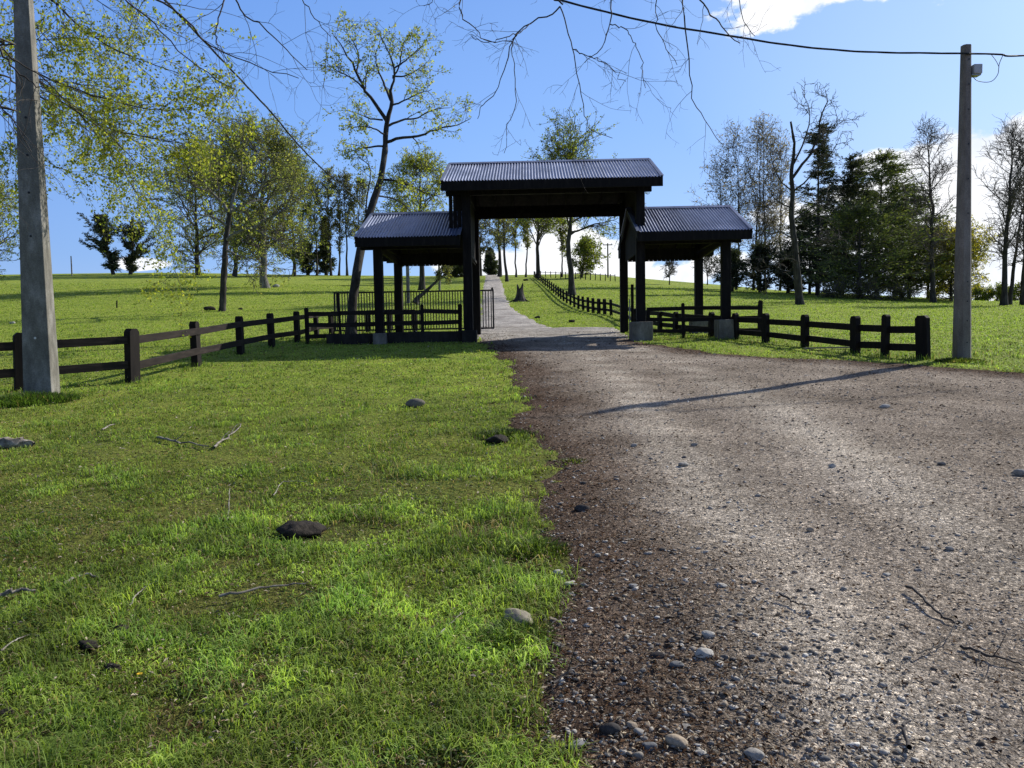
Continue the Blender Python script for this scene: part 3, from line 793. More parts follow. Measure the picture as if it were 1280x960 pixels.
stick('curved brown twig below the thin dark stick in the right gravel', [(1145, 832), (1170, 820), (1185, 808), (1197, 788)], .004, 9, 'twig', .02)
stick('upright dark stick at the bottom right of the gravel', [(1137, 955), (1133, 940), (1131, 925), (1135, 915)], .009, 10, 'twig', .02)
stick('long twig at the right edge of the gravel', [(1200, 818), (1225, 828), (1250, 836), (1279, 842)], .007, 11, 'twig', .02, 2)
stick('pale twig lying across the road verge litter', [(668, 686), (682, 685), (700, 684), (720, 686)], .006, 12, 'deadwood', .02)
stick('crooked twig in the verge litter below the pale round stone', [(690, 872), (702, 862), (718, 850), (735, 842)], .006, 13, 'twig', .02, 3)
stick('thin stick in the centre of the gravel', [(975, 755), (990, 762), (1003, 768), (1018, 772)], .006, 14, 'twig', .02)
stick('thin dead stem slanting in the grass near the left picture edge', [(2, 824), (18, 812), (32, 803), (46, 798)], .004, 15)
stick('pale straw in the lawn just right of the road centre verge', [(545, 806), (558, 792), (570, 780), (580, 772)], .004, 16)
stick('bleached flat branch piece at the left picture edge', [(-8, 752), (8, 748), (24, 745), (44, 744)], .016, 17)
stick('short pale stick in the upper lawn under the fence', [(128, 541), (136, 536), (144, 533)], .010, 18)

# weathered log at the left edge
b = G(14, 560)
Pl = spline([b + np.array([-.35, -.05, .05]), b + np.array([0, .0, .07]), b + np.array([.22, .06, .05])], 12)
v, f = tubes(Pl[None], np.array([[.05, .075, .085, .08, .075, .08, .07, .072, .06, .05, .045, .012]]), 10)
v = v + rng.normal(size=v.shape) * .02; v[:, 2] = b[2] + (v[:, 2] - b[2]) * .8
o = mesh_np('log', v, f, M['deadwood'], smooth=False, origin=b, loc=b)
setp(o, 'weathered grey piece of log at the left edge of the lawn', 'log')

# dandelion
b = G(175, 856); e = empty('flower', b, 'single yellow flower in the grass at lower left', 'flower')
mb = MB()
for k in range(14):
    a = k * 2 * PI / 14; mb.add([(0, 0, .045), (math.cos(a - .2) * .009, math.sin(a - .2) * .009, .049), (math.cos(a) * .014, math.sin(a) * .014, .047), (math.cos(a + .2) * .009, math.sin(a + .2) * .009, .049)], [(0, 1, 2, 3)])
mb.build('petals', M['petal'], e)
v, f = tubes(np.array([[(0, 0, 0), (.002, 0, .02), (0, 0, .045)]], float), np.array([[.0015, .0015, .0015]]), 5)
mesh_np('stem', v, f, M['grass'], e, tint=np.tile([.08, .13, .02], (len(v), 1)))

# ------------------------------------------------------------------ poles and cables
def square_pole(name, label, base, z1, w0, w1, mat, rz, leanx, leany=0, cham=.12, ctg='utility pole'):
    e = empty(name, base, label, ctg)
    ht = z1 - base[2]; mb = MB(); rings = []
    K = 14
    for i in range(K):
        t = i / (K - 1); w = (w0 * (1 - t) + w1 * t) / 2; c = w * cham
        z = -.3 + (ht + .3) * t; ox, oy = leanx * z, leany * z
        pr = [(-w + c, -w), (w - c, -w), (w, -w + c), (w, w - c), (w - c, w), (-w + c, w), (-w, w - c), (-w, -w + c)]
        ca, sa = math.cos(rz), math.sin(rz)
        rings.append([(x * ca - y * sa + ox, x * sa + y * ca + oy, z) for x, y in pr])
    vs = [q for r_ in rings for q in r_]; fs = []
    for i in range(K - 1):
        for j in range(8): fs.append((i * 8 + j, i * 8 + (j + 1) % 8, (i + 1) * 8 + (j + 1) % 8, (i + 1) * 8 + j))
    fs.append(tuple(range(8))[::-1]); fs.append(tuple(range((K - 1) * 8, K * 8)))
    mb.add(vs, fs); mb.build('shaft', M[mat], e)
    return e
pL = G(53, 494); zLt = 9.75
eL = square_pole('utility_pole', 'thick square concrete pole with a sunlit right side at the left edge', pL, zLt, .43, .14, 'concrete', R(13), .007, cham=.035)
# flat bolt hole discs: lowest one white for the light it catches, others dark
for hzv in (.95, 2.6, 3.3, 3.9, 4.5):
    yy = -(.43 - .29 * (hzv / 9.3)) / 2 - .003
    mb = MB(); ca_, sa_ = math.cos(R(13)), math.sin(R(13))
    ring = [(.007 * hzv + (.02 * math.cos(a)) * ca_ - yy * sa_, (.02 * math.cos(a)) * sa_ + yy * ca_, hzv + .02 * math.sin(a)) for a in np.linspace(0, 2 * PI, 9)[:-1]]
    mb.add(ring, [tuple(range(8))]).build('bolt_hole', M['lit_hole' if hzv < 1 else 'iron'], eL)

pR = G(1202, 449)
topR = PX(1207.5, 57, pR[1])
eR = square_pole('utility_pole', 'tall slim grey-brown pole with a small box near its top at right', pR, topR[2], .315, .17, 'concrete_b', R(4), (topR[0] - pR[0]) / (topR[2] - pR[2]), cham=.45)
lx = (topR[0] - pR[0]) / (topR[2] - pR[2])
for hzv in (.35, .8, 1.2, 1.6, 3.0, 3.7, 4.4, 5.1, 5.6, 6.1):
    yy = -(.34 - .165 * hzv / 7) / 2 - .003; cx = lx * hzv + .01
    ring = [(cx + .016 * math.cos(a), yy, hzv + .016 * math.sin(a)) for a in np.linspace(0, 2 * PI, 9)[:-1]]
    MB().add(ring, [tuple(range(8))]).build('bolt_hole', M['iron'], eR)
bx = PX(1215, 88, pR[1]) - pR
mb = MB(); mb.box(bx[0] - .03, bx[0] + .14, -.13, .09, bx[2] - .10, bx[2] + .09)
jb = mb.build('junction_box', M['greybox'], eR, bevel=.012)
MB().box(bx[0] - .06, bx[0] + .13, -.10, .06, bx[2] - .125, bx[2] - .103).build('bracket', M['steel'], jb)

def cable(name, label, pts, strand=.008, off=.009, turns=2.2, k=160, group=None, n_=3):
    P = spline(pts, k); T = nrm(np.gradient(P, axis=0)); b = np.array(pts[0])
    A_ = nrm(np.cross(T, [0, 0, 1.0])); B_ = np.cross(T, A_)
    s = np.concatenate([[0], np.cumsum(np.linalg.norm(np.diff(P, axis=0), axis=1))])
    parts = []
    for j in range(n_):
        a_ = s * turns + j * 2 * PI / n_
        Q = P + off * (A_ * np.cos(a_)[:, None] + B_ * np.sin(a_)[:, None])
        parts.append(tubes(Q[None], np.full((1, k), strand), 5))
    v, f = cat(parts)
    o = mesh_np(name, v, f, M['wire'], smooth=True, origin=b, loc=b)
    return setp(o, label, 'cable', group)
Lt = np.array([pL[0] + .007 * 9, pL[1] - .2, 9.55])
Rt = PX(1208, 67, pR[1] - .12)
mid1 = PX(920, 46, pR[1] - .322 * (pR[1] - pL[1])); mid2 = PX(700, 0, pR[1] - .525 * (pR[1] - pL[1]))
mid0 = PX(1060, 63.5, pR[1] - .15 * (pR[1] - pL[1]))
cable('cable', 'thick twisted black cable sweeping from top centre to the right hand pole', [Rt, mid0, mid1, mid2, Lt], .0095, .011)
cable('cable', 'twisted black cable leaving the right hand pole out of the picture', [Rt, PX(1250, 68, pR[1] - .1), PX(1285, 69.5, pR[1]), PX(1480, 60, pR[1] + 2)], .0095, .011, k=60)
cable('cable', 'thin black cable loop drooping from the box on the right hand pole', [PX(1213, 92, pR[1] - .05), PX(1222, 101, pR[1] - .05), PX(1238, 102, pR[1] - .05), PX(1247, 93, pR[1] - .05), PX(1249, 80, pR[1] - .07), PX(1254, 68, pR[1] - .09)], .007, .002, k=40, n_=1)
cable('cable', 'second thin black cable bight hanging beside the cable joint at right', [PX(1239, 68, pR[1] - .09), PX(1245, 76, pR[1] - .08), PX(1249, 84, pR[1] - .07)], .006, .001, k=20, n_=1)
# far poles
def far_pole(name, label, u, vb, vt, wpx, mat='concrete_b', depth=None, arm=0):
    b = G(u, vb) if depth is None else PX(u, vb, depth)
    b[2] = hz(b[0], b[1]); t = PX(u, vt, b[1]); w = wpx / F * b[1]
    e = empty(name, b, label, 'utility pole')
    P = np.array([[(0, 0, -.2), (0, 0, (t[2] - b[2]) / 2), (0, 0, t[2] - b[2])]]); v, f = tubes(P, np.array([[w * .55, w * .5, w * .42]]), 8)
    mesh_np('shaft', v, f, M[mat], e, smooth=True)
    if arm:
        MB().box(-arm, arm, -.06, .06, t[2] - b[2] - .35, t[2] - b[2] - .2).build('crossarm', M[mat], e)
        for s_ in (-1, 0, 1):
            MB().box(s_ * arm * .85 - .04, s_ * arm * .85 + .04, -.05, .05, t[2] - b[2] - .2, t[2] - b[2]).build('insulator', M['greybox'], e)
    return e, b, t
fe, fb, ft = far_pole('utility_pole', 'thin grey pole standing behind the left side roof of the gateway', 510.5, 379, 300, 4.2, 'concrete')
cable('cable', 'thin black cable running down from upper left to behind the gateway', [Lt, PX(206, 0, 16.7), PX(330, 130.5, 22.4), PX(415, 222, 29.4), ft], .013, .014, k=140)
far_pole('utility_pole', 'slim grey post leaning behind the fallen trunk under the left roof', 549.5, 363, 325, 2.8, 'concrete')
far_pole('utility_pole', 'distant pole with a crossarm on the hill seen through the gateway', 760, 347, 304, 2.0, 'concrete_b', None, .8)
far_pole('utility_pole', 'tiny distant pole on the left skyline', 90, 345, 320, 1.6, 'concrete_b', None, 0)

# ------------------------------------------------------------------ entrance gateway
YAW = R(-1.5)
GO = np.array([1.3, 25.8, 0.0]); gz0 = hz(1.3, 25.8)
GO[2] = gz0
gate = empty('entrance_gateway', GO, 'black timber gateway with one high and two lower corrugated roofs across the track', 'gateway', rz=YAW)
_c, _s = math.cos(YAW), math.sin(YAW)
def L2(wx, wy):  # world plan -> gateway plan
    dx, dy = wx - GO[0], wy - GO[1]
    return dx * _c + dy * _s, -dx * _s + dy * _c
def lz(z): return z - gz0
def ground_local(x, y):
    return hz(GO[0] + x * _c - y * _s, GO[1] + x * _s + y * _c) - gz0
YF, YB = -1.8, 1.8                       # front / rear post lines
def roof(x0, x1, ze, zr, half=2.53, mat='roof', pitch=.092, amp=.019):
    # corrugated slopes
    for sgn, nm in ((-1, 'roof_sheet'), (1, 'roof_sheet')):
        n = int((x1 - x0) / pitch * 8); xs_ = np.linspace(x0, x1, n); ts = np.linspace(0, 1, 5)
        Xg, Tg = np.meshgrid(xs_, ts, indexing='ij')
        dz = zr - ze; Ln = math.hypot(half, dz); nz = half / Ln; ny = sgn * dz / Ln
        wv = amp * np.sin((Xg - x0) / pitch * 2 * PI)
        Yg = sgn * half * (1 - Tg) + wv * ny; Zg = ze + dz * Tg + wv * nz + .004 * np.sin(Xg * 1.7 + Tg * 3)
        v, f = grid_mesh(Xg, Yg, Zg)
        mesh_np(nm, v, f, M['roof'], gate, smooth=True)
    dz = zr - ze; sl = dz / half
    # ridge cap
    pr = [(-.16, zr - .16 * sl + .028), (0, zr + .045), (.16, zr - .16 * sl + .028), (.16, zr - .16 * sl + .02), (0, zr + .035), (-.16, zr - .16 * sl + .02)]
    mb = MB(); vs = [(x, p[0], p[1]) for x in (x0 - .03, x1 + .03) for p in pr]
    mb.add(vs, [tuple(range(6))[::-1], tuple(range(6, 12))] + [(i, (i + 1) % 6, (i + 1) % 6 + 6, i + 6) for i in range(6)]).build('ridge_cap', M['roof'], gate)
    # barge boards with metal flashing
    for x in (x0 - .02, x1 + .02):
        for sgn in (-1, 1):
            mb = MB(); mb.beam((x, sgn * (half + .02), ze - .11), (x, 0, zr - .11), .04, .24); bb = mb.build('barge_board', M['wood_black'], gate)
            mb = MB(); mb.beam((x, sgn * (half + .03), ze + .020), (x, 0, zr + .020), .10, .012); mb.build('flashing', M['roof'], bb)
    for sgn in (-1, 1):
        MB().box(x0 - .045, x1 + .045, sgn * (half + .0) - .022, sgn * (half + .0) + .022, ze - .29, ze - .02).build('fascia', M['wood_black'], gate, bevel=.006)
    # ceiling boards under the sheet + rafters
    for sgn in (-1, 1):
        mb = MB()
        vs = [(x0 + .02, sgn * (half - .04), ze - .05), (x1 - .02, sgn * (half - .04), ze - .05), (x1 - .02, 0, zr - .05), (x0 + .02, 0, zr - .05)]
        vs += [(a_, b_, c_ - .02) for a_, b_, c_ in vs]
        mb.add(vs, [(0, 1, 2, 3), (7, 6, 5, 4), (0, 4, 5, 1), (1, 5, 6, 2), (2, 6, 7, 3), (3, 7, 4, 0)]).build('ceiling_board', M['wood_panel'], gate)
        nr = max(3, int((x1 - x0) / .62)); 
        for i in range(nr + 1):
            x = x0 + .12 + (x1 - x0 - .24) * i / nr
            MB().beam((x, sgn * (half - .06), ze - .16), (x, sgn * .03, zr - .16), .05, .14).build('rafter', M['wood_black'], gate)
zeM, zrM = lz(6.30), lz(7.37)
zeW, zrW = lz(4.68), lz(5.78)
x_ = lambda wx: wx - 1.2
roof(x_(-2.02), x_(4.52), zeM, zrM)
roof(x_(-4.66), x_(-1.58), zeW, zrW)
roof(x_(3.84), x_(7.16), zeW, zrW)
# posts: four carry the high roof, four the outer ends
def gpost(wx, ly, ztop, w=.27, zb=None, foot=None):
    gl = ground_local(x_(wx), ly)
    z0 = gl - .1 if zb is None else zb
    p = MB().box(x_(wx) - w / 2, x_(wx) + w / 2, ly - w / 2, ly + w / 2, z0, ztop).build('post', M['wood_black'], gate, bevel=.012)
    return gl
HT = .62
for wx, ly, zt, foot in [(-1.37, YF, zeM - .05, 0), (3.98, YF, zeM - .05, 1), (-1.37, YB, zeM - .05, 0), (3.90, YB, zeM - .05, 0),
                         (-4.16, YF, zeW + .25, 0), (6.60, YF, zeW + .25, 1), (-4.16, YB, zeW + .25, 0), (6.55, YB, zeW + .25, 2)]:
    gl = ground_local(x_(wx), ly)
    if foot == 1:
        fh = .58; gpost(wx, ly, zt, zb=gl + fh - .03)
        MB().box(x_(wx) - (.33 if wx < 5 else .29), x_(wx) + (.33 if wx < 5 else .29), ly - .32, ly + .3, gl - .3, gl + fh).build('footing', M['concrete_f'], gate, bevel=.02)
    elif foot == 2:
        fh = .42; gpost(wx, ly, zt, zb=gl + fh - .03)
        MB().box(x_(wx) - .3, x_(wx) + .3, ly - .28, ly + .28, gl - .3, gl + fh).build('footing', M['concrete_f'], gate, bevel=.02)
    elif wx < -4 and ly < 0:
        gpost(wx, ly, zt, zb=gl + .30)
        MB().box(x_(wx) - .17, x_(wx) + .23, ly - .34, ly + .2, gl - .3, gl + .32).build('footing', M['concrete_f'], gate, bevel=.02)
    else: gpost(wx, ly, zt)
# low concrete plinth wall under the left side
gl = ground_local(x_(-3.5), YF)
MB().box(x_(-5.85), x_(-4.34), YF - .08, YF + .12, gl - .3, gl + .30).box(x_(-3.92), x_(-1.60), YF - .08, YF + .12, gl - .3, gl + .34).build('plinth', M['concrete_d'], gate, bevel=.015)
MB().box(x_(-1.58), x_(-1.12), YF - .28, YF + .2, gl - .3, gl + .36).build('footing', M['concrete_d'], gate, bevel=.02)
# long plates and lintels
for ly, zz in ((YF, zeM - .17), (YB, zeM - .17)):
    MB().box(x_(-2.0), x_(4.34), ly - .06, ly + .06, zz - .14, zz + .10).build('beam', M['wood_black'], gate, bevel=.008)
for xa, xb in ((-4.7, -1.56), (4.11, 7.08)):
    for ly in (YF, YB):
        MB().box(x_(xa), x_(xb), ly - .055, ly + .055, zeW - .30, zeW - .06).build('beam', M['wood_black'], gate, bevel=.008)
def boards(x0, x1, y, z0, z1, axis='x', gap=.012, bw=.15, name='board_panel', battens=0):
    mb = MB(); n = max(1, int(round(abs(x1 - x0) / bw))); w = (x1 - x0) / n
    for i in range(n):
        a_, b_ = x0 + i * w + gap / 2, x0 + (i + 1) * w - gap / 2
        if axis == 'x': mb.box(a_, b_, y - .011, y + .011, z0 + random.uniform(0, .008), z1)
        else: mb.box(y - .011, y + .011, a_, b_, z0 + random.uniform(0, .008), z1)
    p = mb.build(name, M['wood_panel'], gate)
    # backing rails hold the boards together
    q = MB()
    for z in (z0 + .10, z1 - .10):
        if axis == 'x': q.box(x0, x1, y + .014, y + .055, z - .045, z + .045)
        else: q.box(y + .014, y + .055, x0, x1, z - .045, z + .045)
    q.build('batten', M['wood_black'], p)
    return p
zl = lz(5.80)
boards(x_(-1.30), x_(3.78), YB - .10, zl, zeM - .20, bw=.62, gap=.02)
MB().box(x_(-1.30), x_(3.78), YB - .17, YB - .125, zl - .02, zl + .16).build('lintel', M['wood_black'], gate, bevel=.006)
for i in range(9):
    x = x_(-1.0) + i * .58
    MB().box(x - .03, x + .03, YB - .155, YB - .113, zl + .16, zeM - .25).build('batten', M['wood_black'], gate)
zw = lz(4.18)
boards(x_(-4.04), x_(-1.56), YB - .10, zw, zeW - .05)
boards(x_(4.04), x_(6.42), YB - .10, zw, zeW - .05)
boards(x_(-1.92), x_(-1.53), YF, zeW + .12, zeM - .12)
# side panels between the front and rear posts of the tall bay
for wx in (-1.37, 3.94):
    boards(YF + .13, YB - .13, x_(wx), zw - .02, zeM - .10, axis='y', bw=.16)
    # gable infill above the side wall
    mb = MB(); sl = (zrM - zeM) / 2.53
    vs = [(x_(wx) + q, y_, z_) for q in (-.012, .012) for y_, z_ in ((-2.2, zeM - .12), (2.2, zeM - .12), (2.2, zeM + (2.53 - 2.2) * sl - .10), (0, zrM - .10), (-2.2, zeM + (2.53 - 2.2) * sl - .10))]
    mb.add(vs, [(4, 3, 2, 1, 0), (5, 6, 7, 8, 9)] + [(i, (i + 1) % 5, (i + 1) % 5 + 5, i + 5) for i in range(5)]).build('gable_panel', M['wood_panel'], gate)
for wx in (-4.16, 6.58):   # outer side rails and knee braces
    MB().beam((x_(wx), YF, zeW - .02), (x_(wx), YB, zeW - .02), .09, .20).build('beam', M['wood_black'], gate)
    MB().beam((x_(wx), YF + .05, zeW - .20), (x_(wx), YB - .1, zw + .15), .09, .20).build('brace', M['wood_black'], gate)
    MB().beam((x_(wx), 0, zeW + .05), (x_(wx), 0, zrW - .15), .09, .12, up=(0, 1, 0)).build('king_post', M['wood_black'], gate)
# diagonal braces of the high bay
for wx, dx in ((-1.42, 1), (3.98, -1)):
    for ly in ():
        x0 = x_(wx) + dx * .12
        MB().beam((x0, ly, zeM - 1.25), (x0 + dx * .62, ly, zeM - .28), .09, .09).build('brace', M['wood_black'], gate)
# guide post of the sliding gate beside the right rear post
gl = ground_local(x_(4.25), YB)
MB().box(x_(4.16), x_(4.26), YB + .05, YB + .15, gl - .1, gl + 1.72).build('guide_post', M['wood_black'], gate, bevel=.01)
MB().box(x_(4.085), x_(4.12), YB - .02, YB + .02, gl, gl + 1.2).build('latch_bar', M['steel'], gate)

# sliding metal gate
ga = PX(418.5, 412, 28.35); gb = PX(618, 411, 28.35); gtop = PX(618, 361.8, 28.35)[2]; gbot = gb[2]
e = empty('metal_gate', (ga[0], 28.35, gbot), 'long black sliding gate of upright iron bars pushed open behind the left side', 'gate')
Lg = gb[0] - ga[0]; Hg = gtop - gbot
mb = MB()
mb.box(0, Lg, -.03, .03, Hg - .055, Hg).box(0, Lg, -.03, .03, .0, .06).box(-.004, .055, -.028, .028, .06, Hg - .055).box(Lg - .055, Lg + .004, -.028, .028, .06, Hg - .055).box(Lg - .80, Lg - .755, -.027, .027, .06, Hg - .055)
mb.build('frame', M['iron'], e)
mb = MB(); nb = 58
for i in range(1, nb):
    x = Lg * i / nb; mb.box(x - .017, x + .017, -.015, .015, .062, Hg - .058)
mb.build('bars', M['iron'], e)
MB().box(Lg - .09, Lg - .02, -.05, .05, Hg, Hg + .07).build('latch', M['iron'], e)
for x in (Lg * .15, Lg * .5, Lg * .86):
    rg = tubes(np.array([[(x, -.03, -.06), (x, .0, -.06), (x, .03, -.06)]]), np.array([[.06, .062, .06]]), 12)
    mesh_np('wheel', rg[0], rg[1], M['steel'], e, smooth=True)

# ------------------------------------------------------------------ fences
FEET = []
def post_mesh(h, w=.19, t=.13, ch=.05):
    return [(-w / 2, -.25), (w / 2, -.25), (w / 2, h - ch), (w / 2 - ch * .9, h), (-w / 2 + ch * .9, h), (-w / 2, h - ch)]
def fence(name, label, posts, rails=(.34, .78), h=1.0, w=.20, t=.13, rail_h=.13, group=None, rail_side=-1, mat='wood_fence', rt=.045, w_l=None):
    """posts: list of world (x,y[,h[,w]])"""
    p0 = posts[0]; b = (p0[0], p0[1], hz(p0[0], p0[1]))
    e = empty(name, b, label, 'fence', group)
    info = []
    n = len(posts)
    for i, p in enumerate(posts):
        q = posts[min(i + 1, n - 1)]; o_ = posts[max(i - 1, 0)]
        a_ = math.atan2(q[1] - o_[1], q[0] - o_[0]); z = hz(p[0], p[1])
        hh = p[2] if len(p) > 2 and p[2] else h; ww = p[3] if len(p) > 3 else w
        Mx = Matrix.Translation((p[0] - b[0], p[1] - b[1], z - b[2])) @ Matrix.Rotation(random.uniform(-.035, .035), 4, 'Y') @ Matrix.Rotation(random.uniform(-.03, .03), 4, 'X') @ Matrix.Rotation(a_, 4, 'Z')
        ps = MB().prism(post_mesh(hh, ww, t, min(.06, ww * .3)), -t / 2, t / 2, Mx).build('post', M['post'], e, bevel=.006)
        info.append((p[0], p[1], z, a_)); FEET.append((p[0], p[1]))
    for i in range(n - 1):
        A_, B_ = info[i], info[i + 1]
        for rz_ in rails:
            va = Vector((A_[0] - b[0], A_[1] - b[1], A_[2] - b[2] + rz_)); vb = Vector((B_[0] - b[0], B_[1] - b[1], B_[2] - b[2] + rz_))
            d = (vb - va).normalized(); sd = Vector((d.y, -d.x, 0)) * (t / 2 + rt / 2 - .045) * rail_side * -1
            j = Vector((0, 0, random.uniform(-.022, .022)))
            MB().beam(va + sd - d * .03 + j, vb + sd + d * .03 + j * -1, rt, rail_h).build('rail', M[mat], e, bevel=.005)
    return e
def pxposts(lst): return [(*G(u, v_)[:2], *rest) for u, v_, *rest in lst]
lf = [(-150, 520)] + [(28, 489), (166, 478), (246, 458), (301, 443), (340, 434), (372, 428)]
pl = pxposts(lf[1:]); d0 = np.array(pl[0][:2]) - np.array(pl[1][:2])
pl = [(pl[0][0] + d0[0] * 1.9 * 1.0, pl[0][1] + d0[1] * 1.6), (pl[0][0] + d0[0] * .95, pl[0][1] + d0[1] * .9)] + pl
pl += pxposts([(396, 421, .85, .17), (415, 418.5, .85, .17), (438, 417, .85, .17), (460, 416, .85, .17), (487, 415.5, .85, .17), (519, 415, .85, .17)])
fence('timber_fence', 'dark brown two rail timber fence curving from the left edge to the gateway', pl, (.33, .80), 1.02, .235, .15, .15)
yb = 24.35
fp = [(PX(383.5, 400, yb)[0], yb, 1.15, .12), (PX(425.5, 400, yb)[0], yb, 1.62, .07), (PX(528, 400, yb)[0], yb, 1.18, .10), (PX(574.5, 400, yb)[0], yb, 1.18, .12)]
fence('timber_fence', 'three rail dark timber barrier filling the left side of the gateway', fp, (.25, .60, .95), 1.15, .12, .10, .135)
rf = [(1154, 449, .92, .26), (1106, 446, .93, .14), (1069, 442, .88, .24), (1006, 434, .86, .22), (957, 428.5, .84, .22), (920, 424, .8, .2), (889, 421, .8, .2), (844, 416, .75, .2), (825, 413, .7, .2), (808, 410, .7, .19), (793, 407, .7, .19), (780, 401, .7, .2)]
hill = [(764, 394.5), (756, 393), (748.5, 392.5), (741.5, 391.5), (735, 390), (729, 388.5), (723, 386.5), (718, 384), (713, 381.5), (708.5, 379), (704.5, 376.5), (701, 374), (698, 371.5), (695, 369), (692, 366.5), (689.5, 364), (687, 361.8), (684.5, 359.8), (682, 358), (680, 356.3), (678, 354.6), (676, 353), (674, 351.5), (672, 350), (670.5, 348.8), (669, 347.8), (667.5, 347)]
rfw = pxposts(rf)
fence('timber_fence', 'low two rail timber fence beside the gravel, ending near the slim right hand pole', rfw, (.23, .61), .86, .2, .13, .155, mat='post')
hw = pxposts(hill)
hwp = [(x, y, .85 + max(0, y - 50) * .003, .2 + max(0, y - 50) * .003) for x, y in hw]
hwp = [rfw[-1][:2] + (.75, .2)] + hwp
fence('timber_fence', 'long two rail timber fence climbing the hill on the right of the track', [(hwp[0][0] + .01, hwp[0][1] + .3, .75, .2)] + hwp[1:], (.26, .60), .85, .22, .13, .13, mat='post')
yb = 24.5
fp = [(4.35, yb, .95, .12), (PX(854.5, 400, yb)[0], yb, 1.12, .10), (PX(949.5, 400, yb - .2)[0], yb - .2, 1.16, .13)]
fence('timber_fence', 'three rail dark timber barrier filling the right side of the gateway', fp, (.24, .60, .94), 1.1, .12, .10, .12, mat='post')
# little skyline fences
sk = [G(676 + i * 6.2, 346.5 + i * .35) for i in range(16)]
fence('timber_fence', 'tiny distant fence on the skyline right of the hill track', [(q[0], q[1], 1.05, .12) for q in sk], (.85,), 1.05, .12, .10, .07, mat='post')
sk = [G(24 + i * 27, 370 - i * .3) for i in range(5)]
e = None
for i, (u, vb_, vt_) in enumerate([(30, 391, 377), (146, 385, 376)]):
    b = G(u, vb_); hh = (vb_ - vt_) / F * b[1]
    e = empty('fence_post', b, ['thin leaning stake in the left field behind the concrete pole', 'thin lone stake in the middle of the left field'][i], 'stake')
    MB().beam((0, 0, -.1), (.03, 0, hh), .07, .07).build('stake', M['post'], e)

# rank grass left unmown along the fence feet
r = np.random.default_rng(77); pts = []
for (x, y) in FEET:
    if y < 40:
        n_ = 130 if y < 20 else 60
        pts.append(np.stack([x + r.normal(0, .28, n_), y + r.normal(0, .16, n_), np.full(n_, min(max(y / 9, 1), 3.5))], 1))
pts = np.concatenate(pts); pts = pts[road_m(pts[:, 0], pts[:, 1]) < 0]; n_ = len(pts)
h_ = r.uniform(.05, .19, n_)[:, None]; an = r.random(n_) * 2 * PI; w_ = (.003 * pts[:, 2] * r.uniform(.6, 1.3, n_))[:, None]
ld = np.stack([np.cos(an), np.sin(an), 0 * an], 1); ax = np.stack([-np.sin(an), np.cos(an), 0 * an], 1); ln = r.uniform(.1, 1, n_)[:, None]
b_ = np.stack([pts[:, 0], pts[:, 1], H(pts[:, 0], pts[:, 1]) - .01], 1); up_ = np.array([0, 0, 1.0])
m1 = b_ + up_ * h_ * .6 + ld * h_ * ln * .3; tp = b_ + up_ * h_ * (1 - .3 * ln) + ld * h_ * ln
V = np.stack([b_ - ax * w_, b_ + ax * w_, m1 + ax * w_ * .8, m1 - ax * w_ * .8, tp], 1).reshape(-1, 3)
i_ = np.arange(n_)[:, None] * 5; Ft = np.concatenate([i_ + [0, 1, 2], i_ + [0, 2, 3], i_ + [3, 2, 4]], 1).reshape(-1, 3)
c_ = np.array([.16, .25, .045]) * r.uniform(.4, 1.5, (n_, 1)); c_[r.random(n_) < .15] = (.42, .34, .18)
setp(mesh_np('long_grass', V, Ft, M['grass'], tint=np.repeat(c_, 5, axis=0)), 'unmown longer grass left along the feet of the fences', 'grass', kind='stuff')

# offcut plank by the right fence
b = G(1043, 437)
o = MB().beam((-.75, 0, .05), (.7, -.02, .05), .10, .035).build('plank', M['deadwood']); o.location = b
setp(o, 'pale plank lying in the grass under the right hand fence', 'plank')

# stump by the track
b = G(650, 377); px = b[1] / F
e = empty('tree_stump', b, 'broken grey tree stump with spreading roots on the grass beside the hill track', 'stump')
th = np.linspace(0, 2 * PI, 14, endpoint=False); vs = []; K = 7
for i in range(K):
    t = i / (K - 1); rr = (6.2 * (1 - t) ** 3 + 4.0) * px
    for j, a in enumerate(th):
        q = rr * (1 + .12 * math.sin(3 * a + 1) + (.25 * max(0, math.sin(5 * a)) * (1 - t) ** 2))
        top = (20 + 4 * math.sin(a * 2 + 1) + 2.5 * math.sin(a * 5)) * px if i == K - 1 else 20 * px * t
        vs.append((q * math.cos(a), q * math.sin(a), top - .1))
fs = [(i * 14 + j, i * 14 + (j + 1) % 14, (i + 1) * 14 + (j + 1) % 14, (i + 1) * 14 + j) for i in range(K - 1) for j in range(14)]
vs.append((0, 0, 15 * px)); fs += [((K - 1) * 14 + j, (K - 1) * 14 + (j + 1) % 14, K * 14) for j in range(14)]
MB().add(vs, fs).build('stump', M['bark'], e, smooth=False)
rts = []
for a_, L_ in ((-.4, 9), (.3, 7), (PI + .3, 10), (PI - .6, 6), (-1.6, 6)):
    rts.append(spline([(math.cos(a_) * 4 * px, math.sin(a_) * 4 * px, 3 * px), (math.cos(a_) * (4 + L_ / 2) * px, math.sin(a_) * (4 + L_ / 2) * px, 1 * px), (math.cos(a_) * (4 + L_) * px, math.sin(a_) * (4 + L_) * px, -.3 * px)], 6))
v, f = tubes(np.array(rts), np.tile(np.linspace(1.7, .5, 6) * px, (5, 1)), 6); mesh_np('roots', v, f, M['bark'], e, smooth=True)

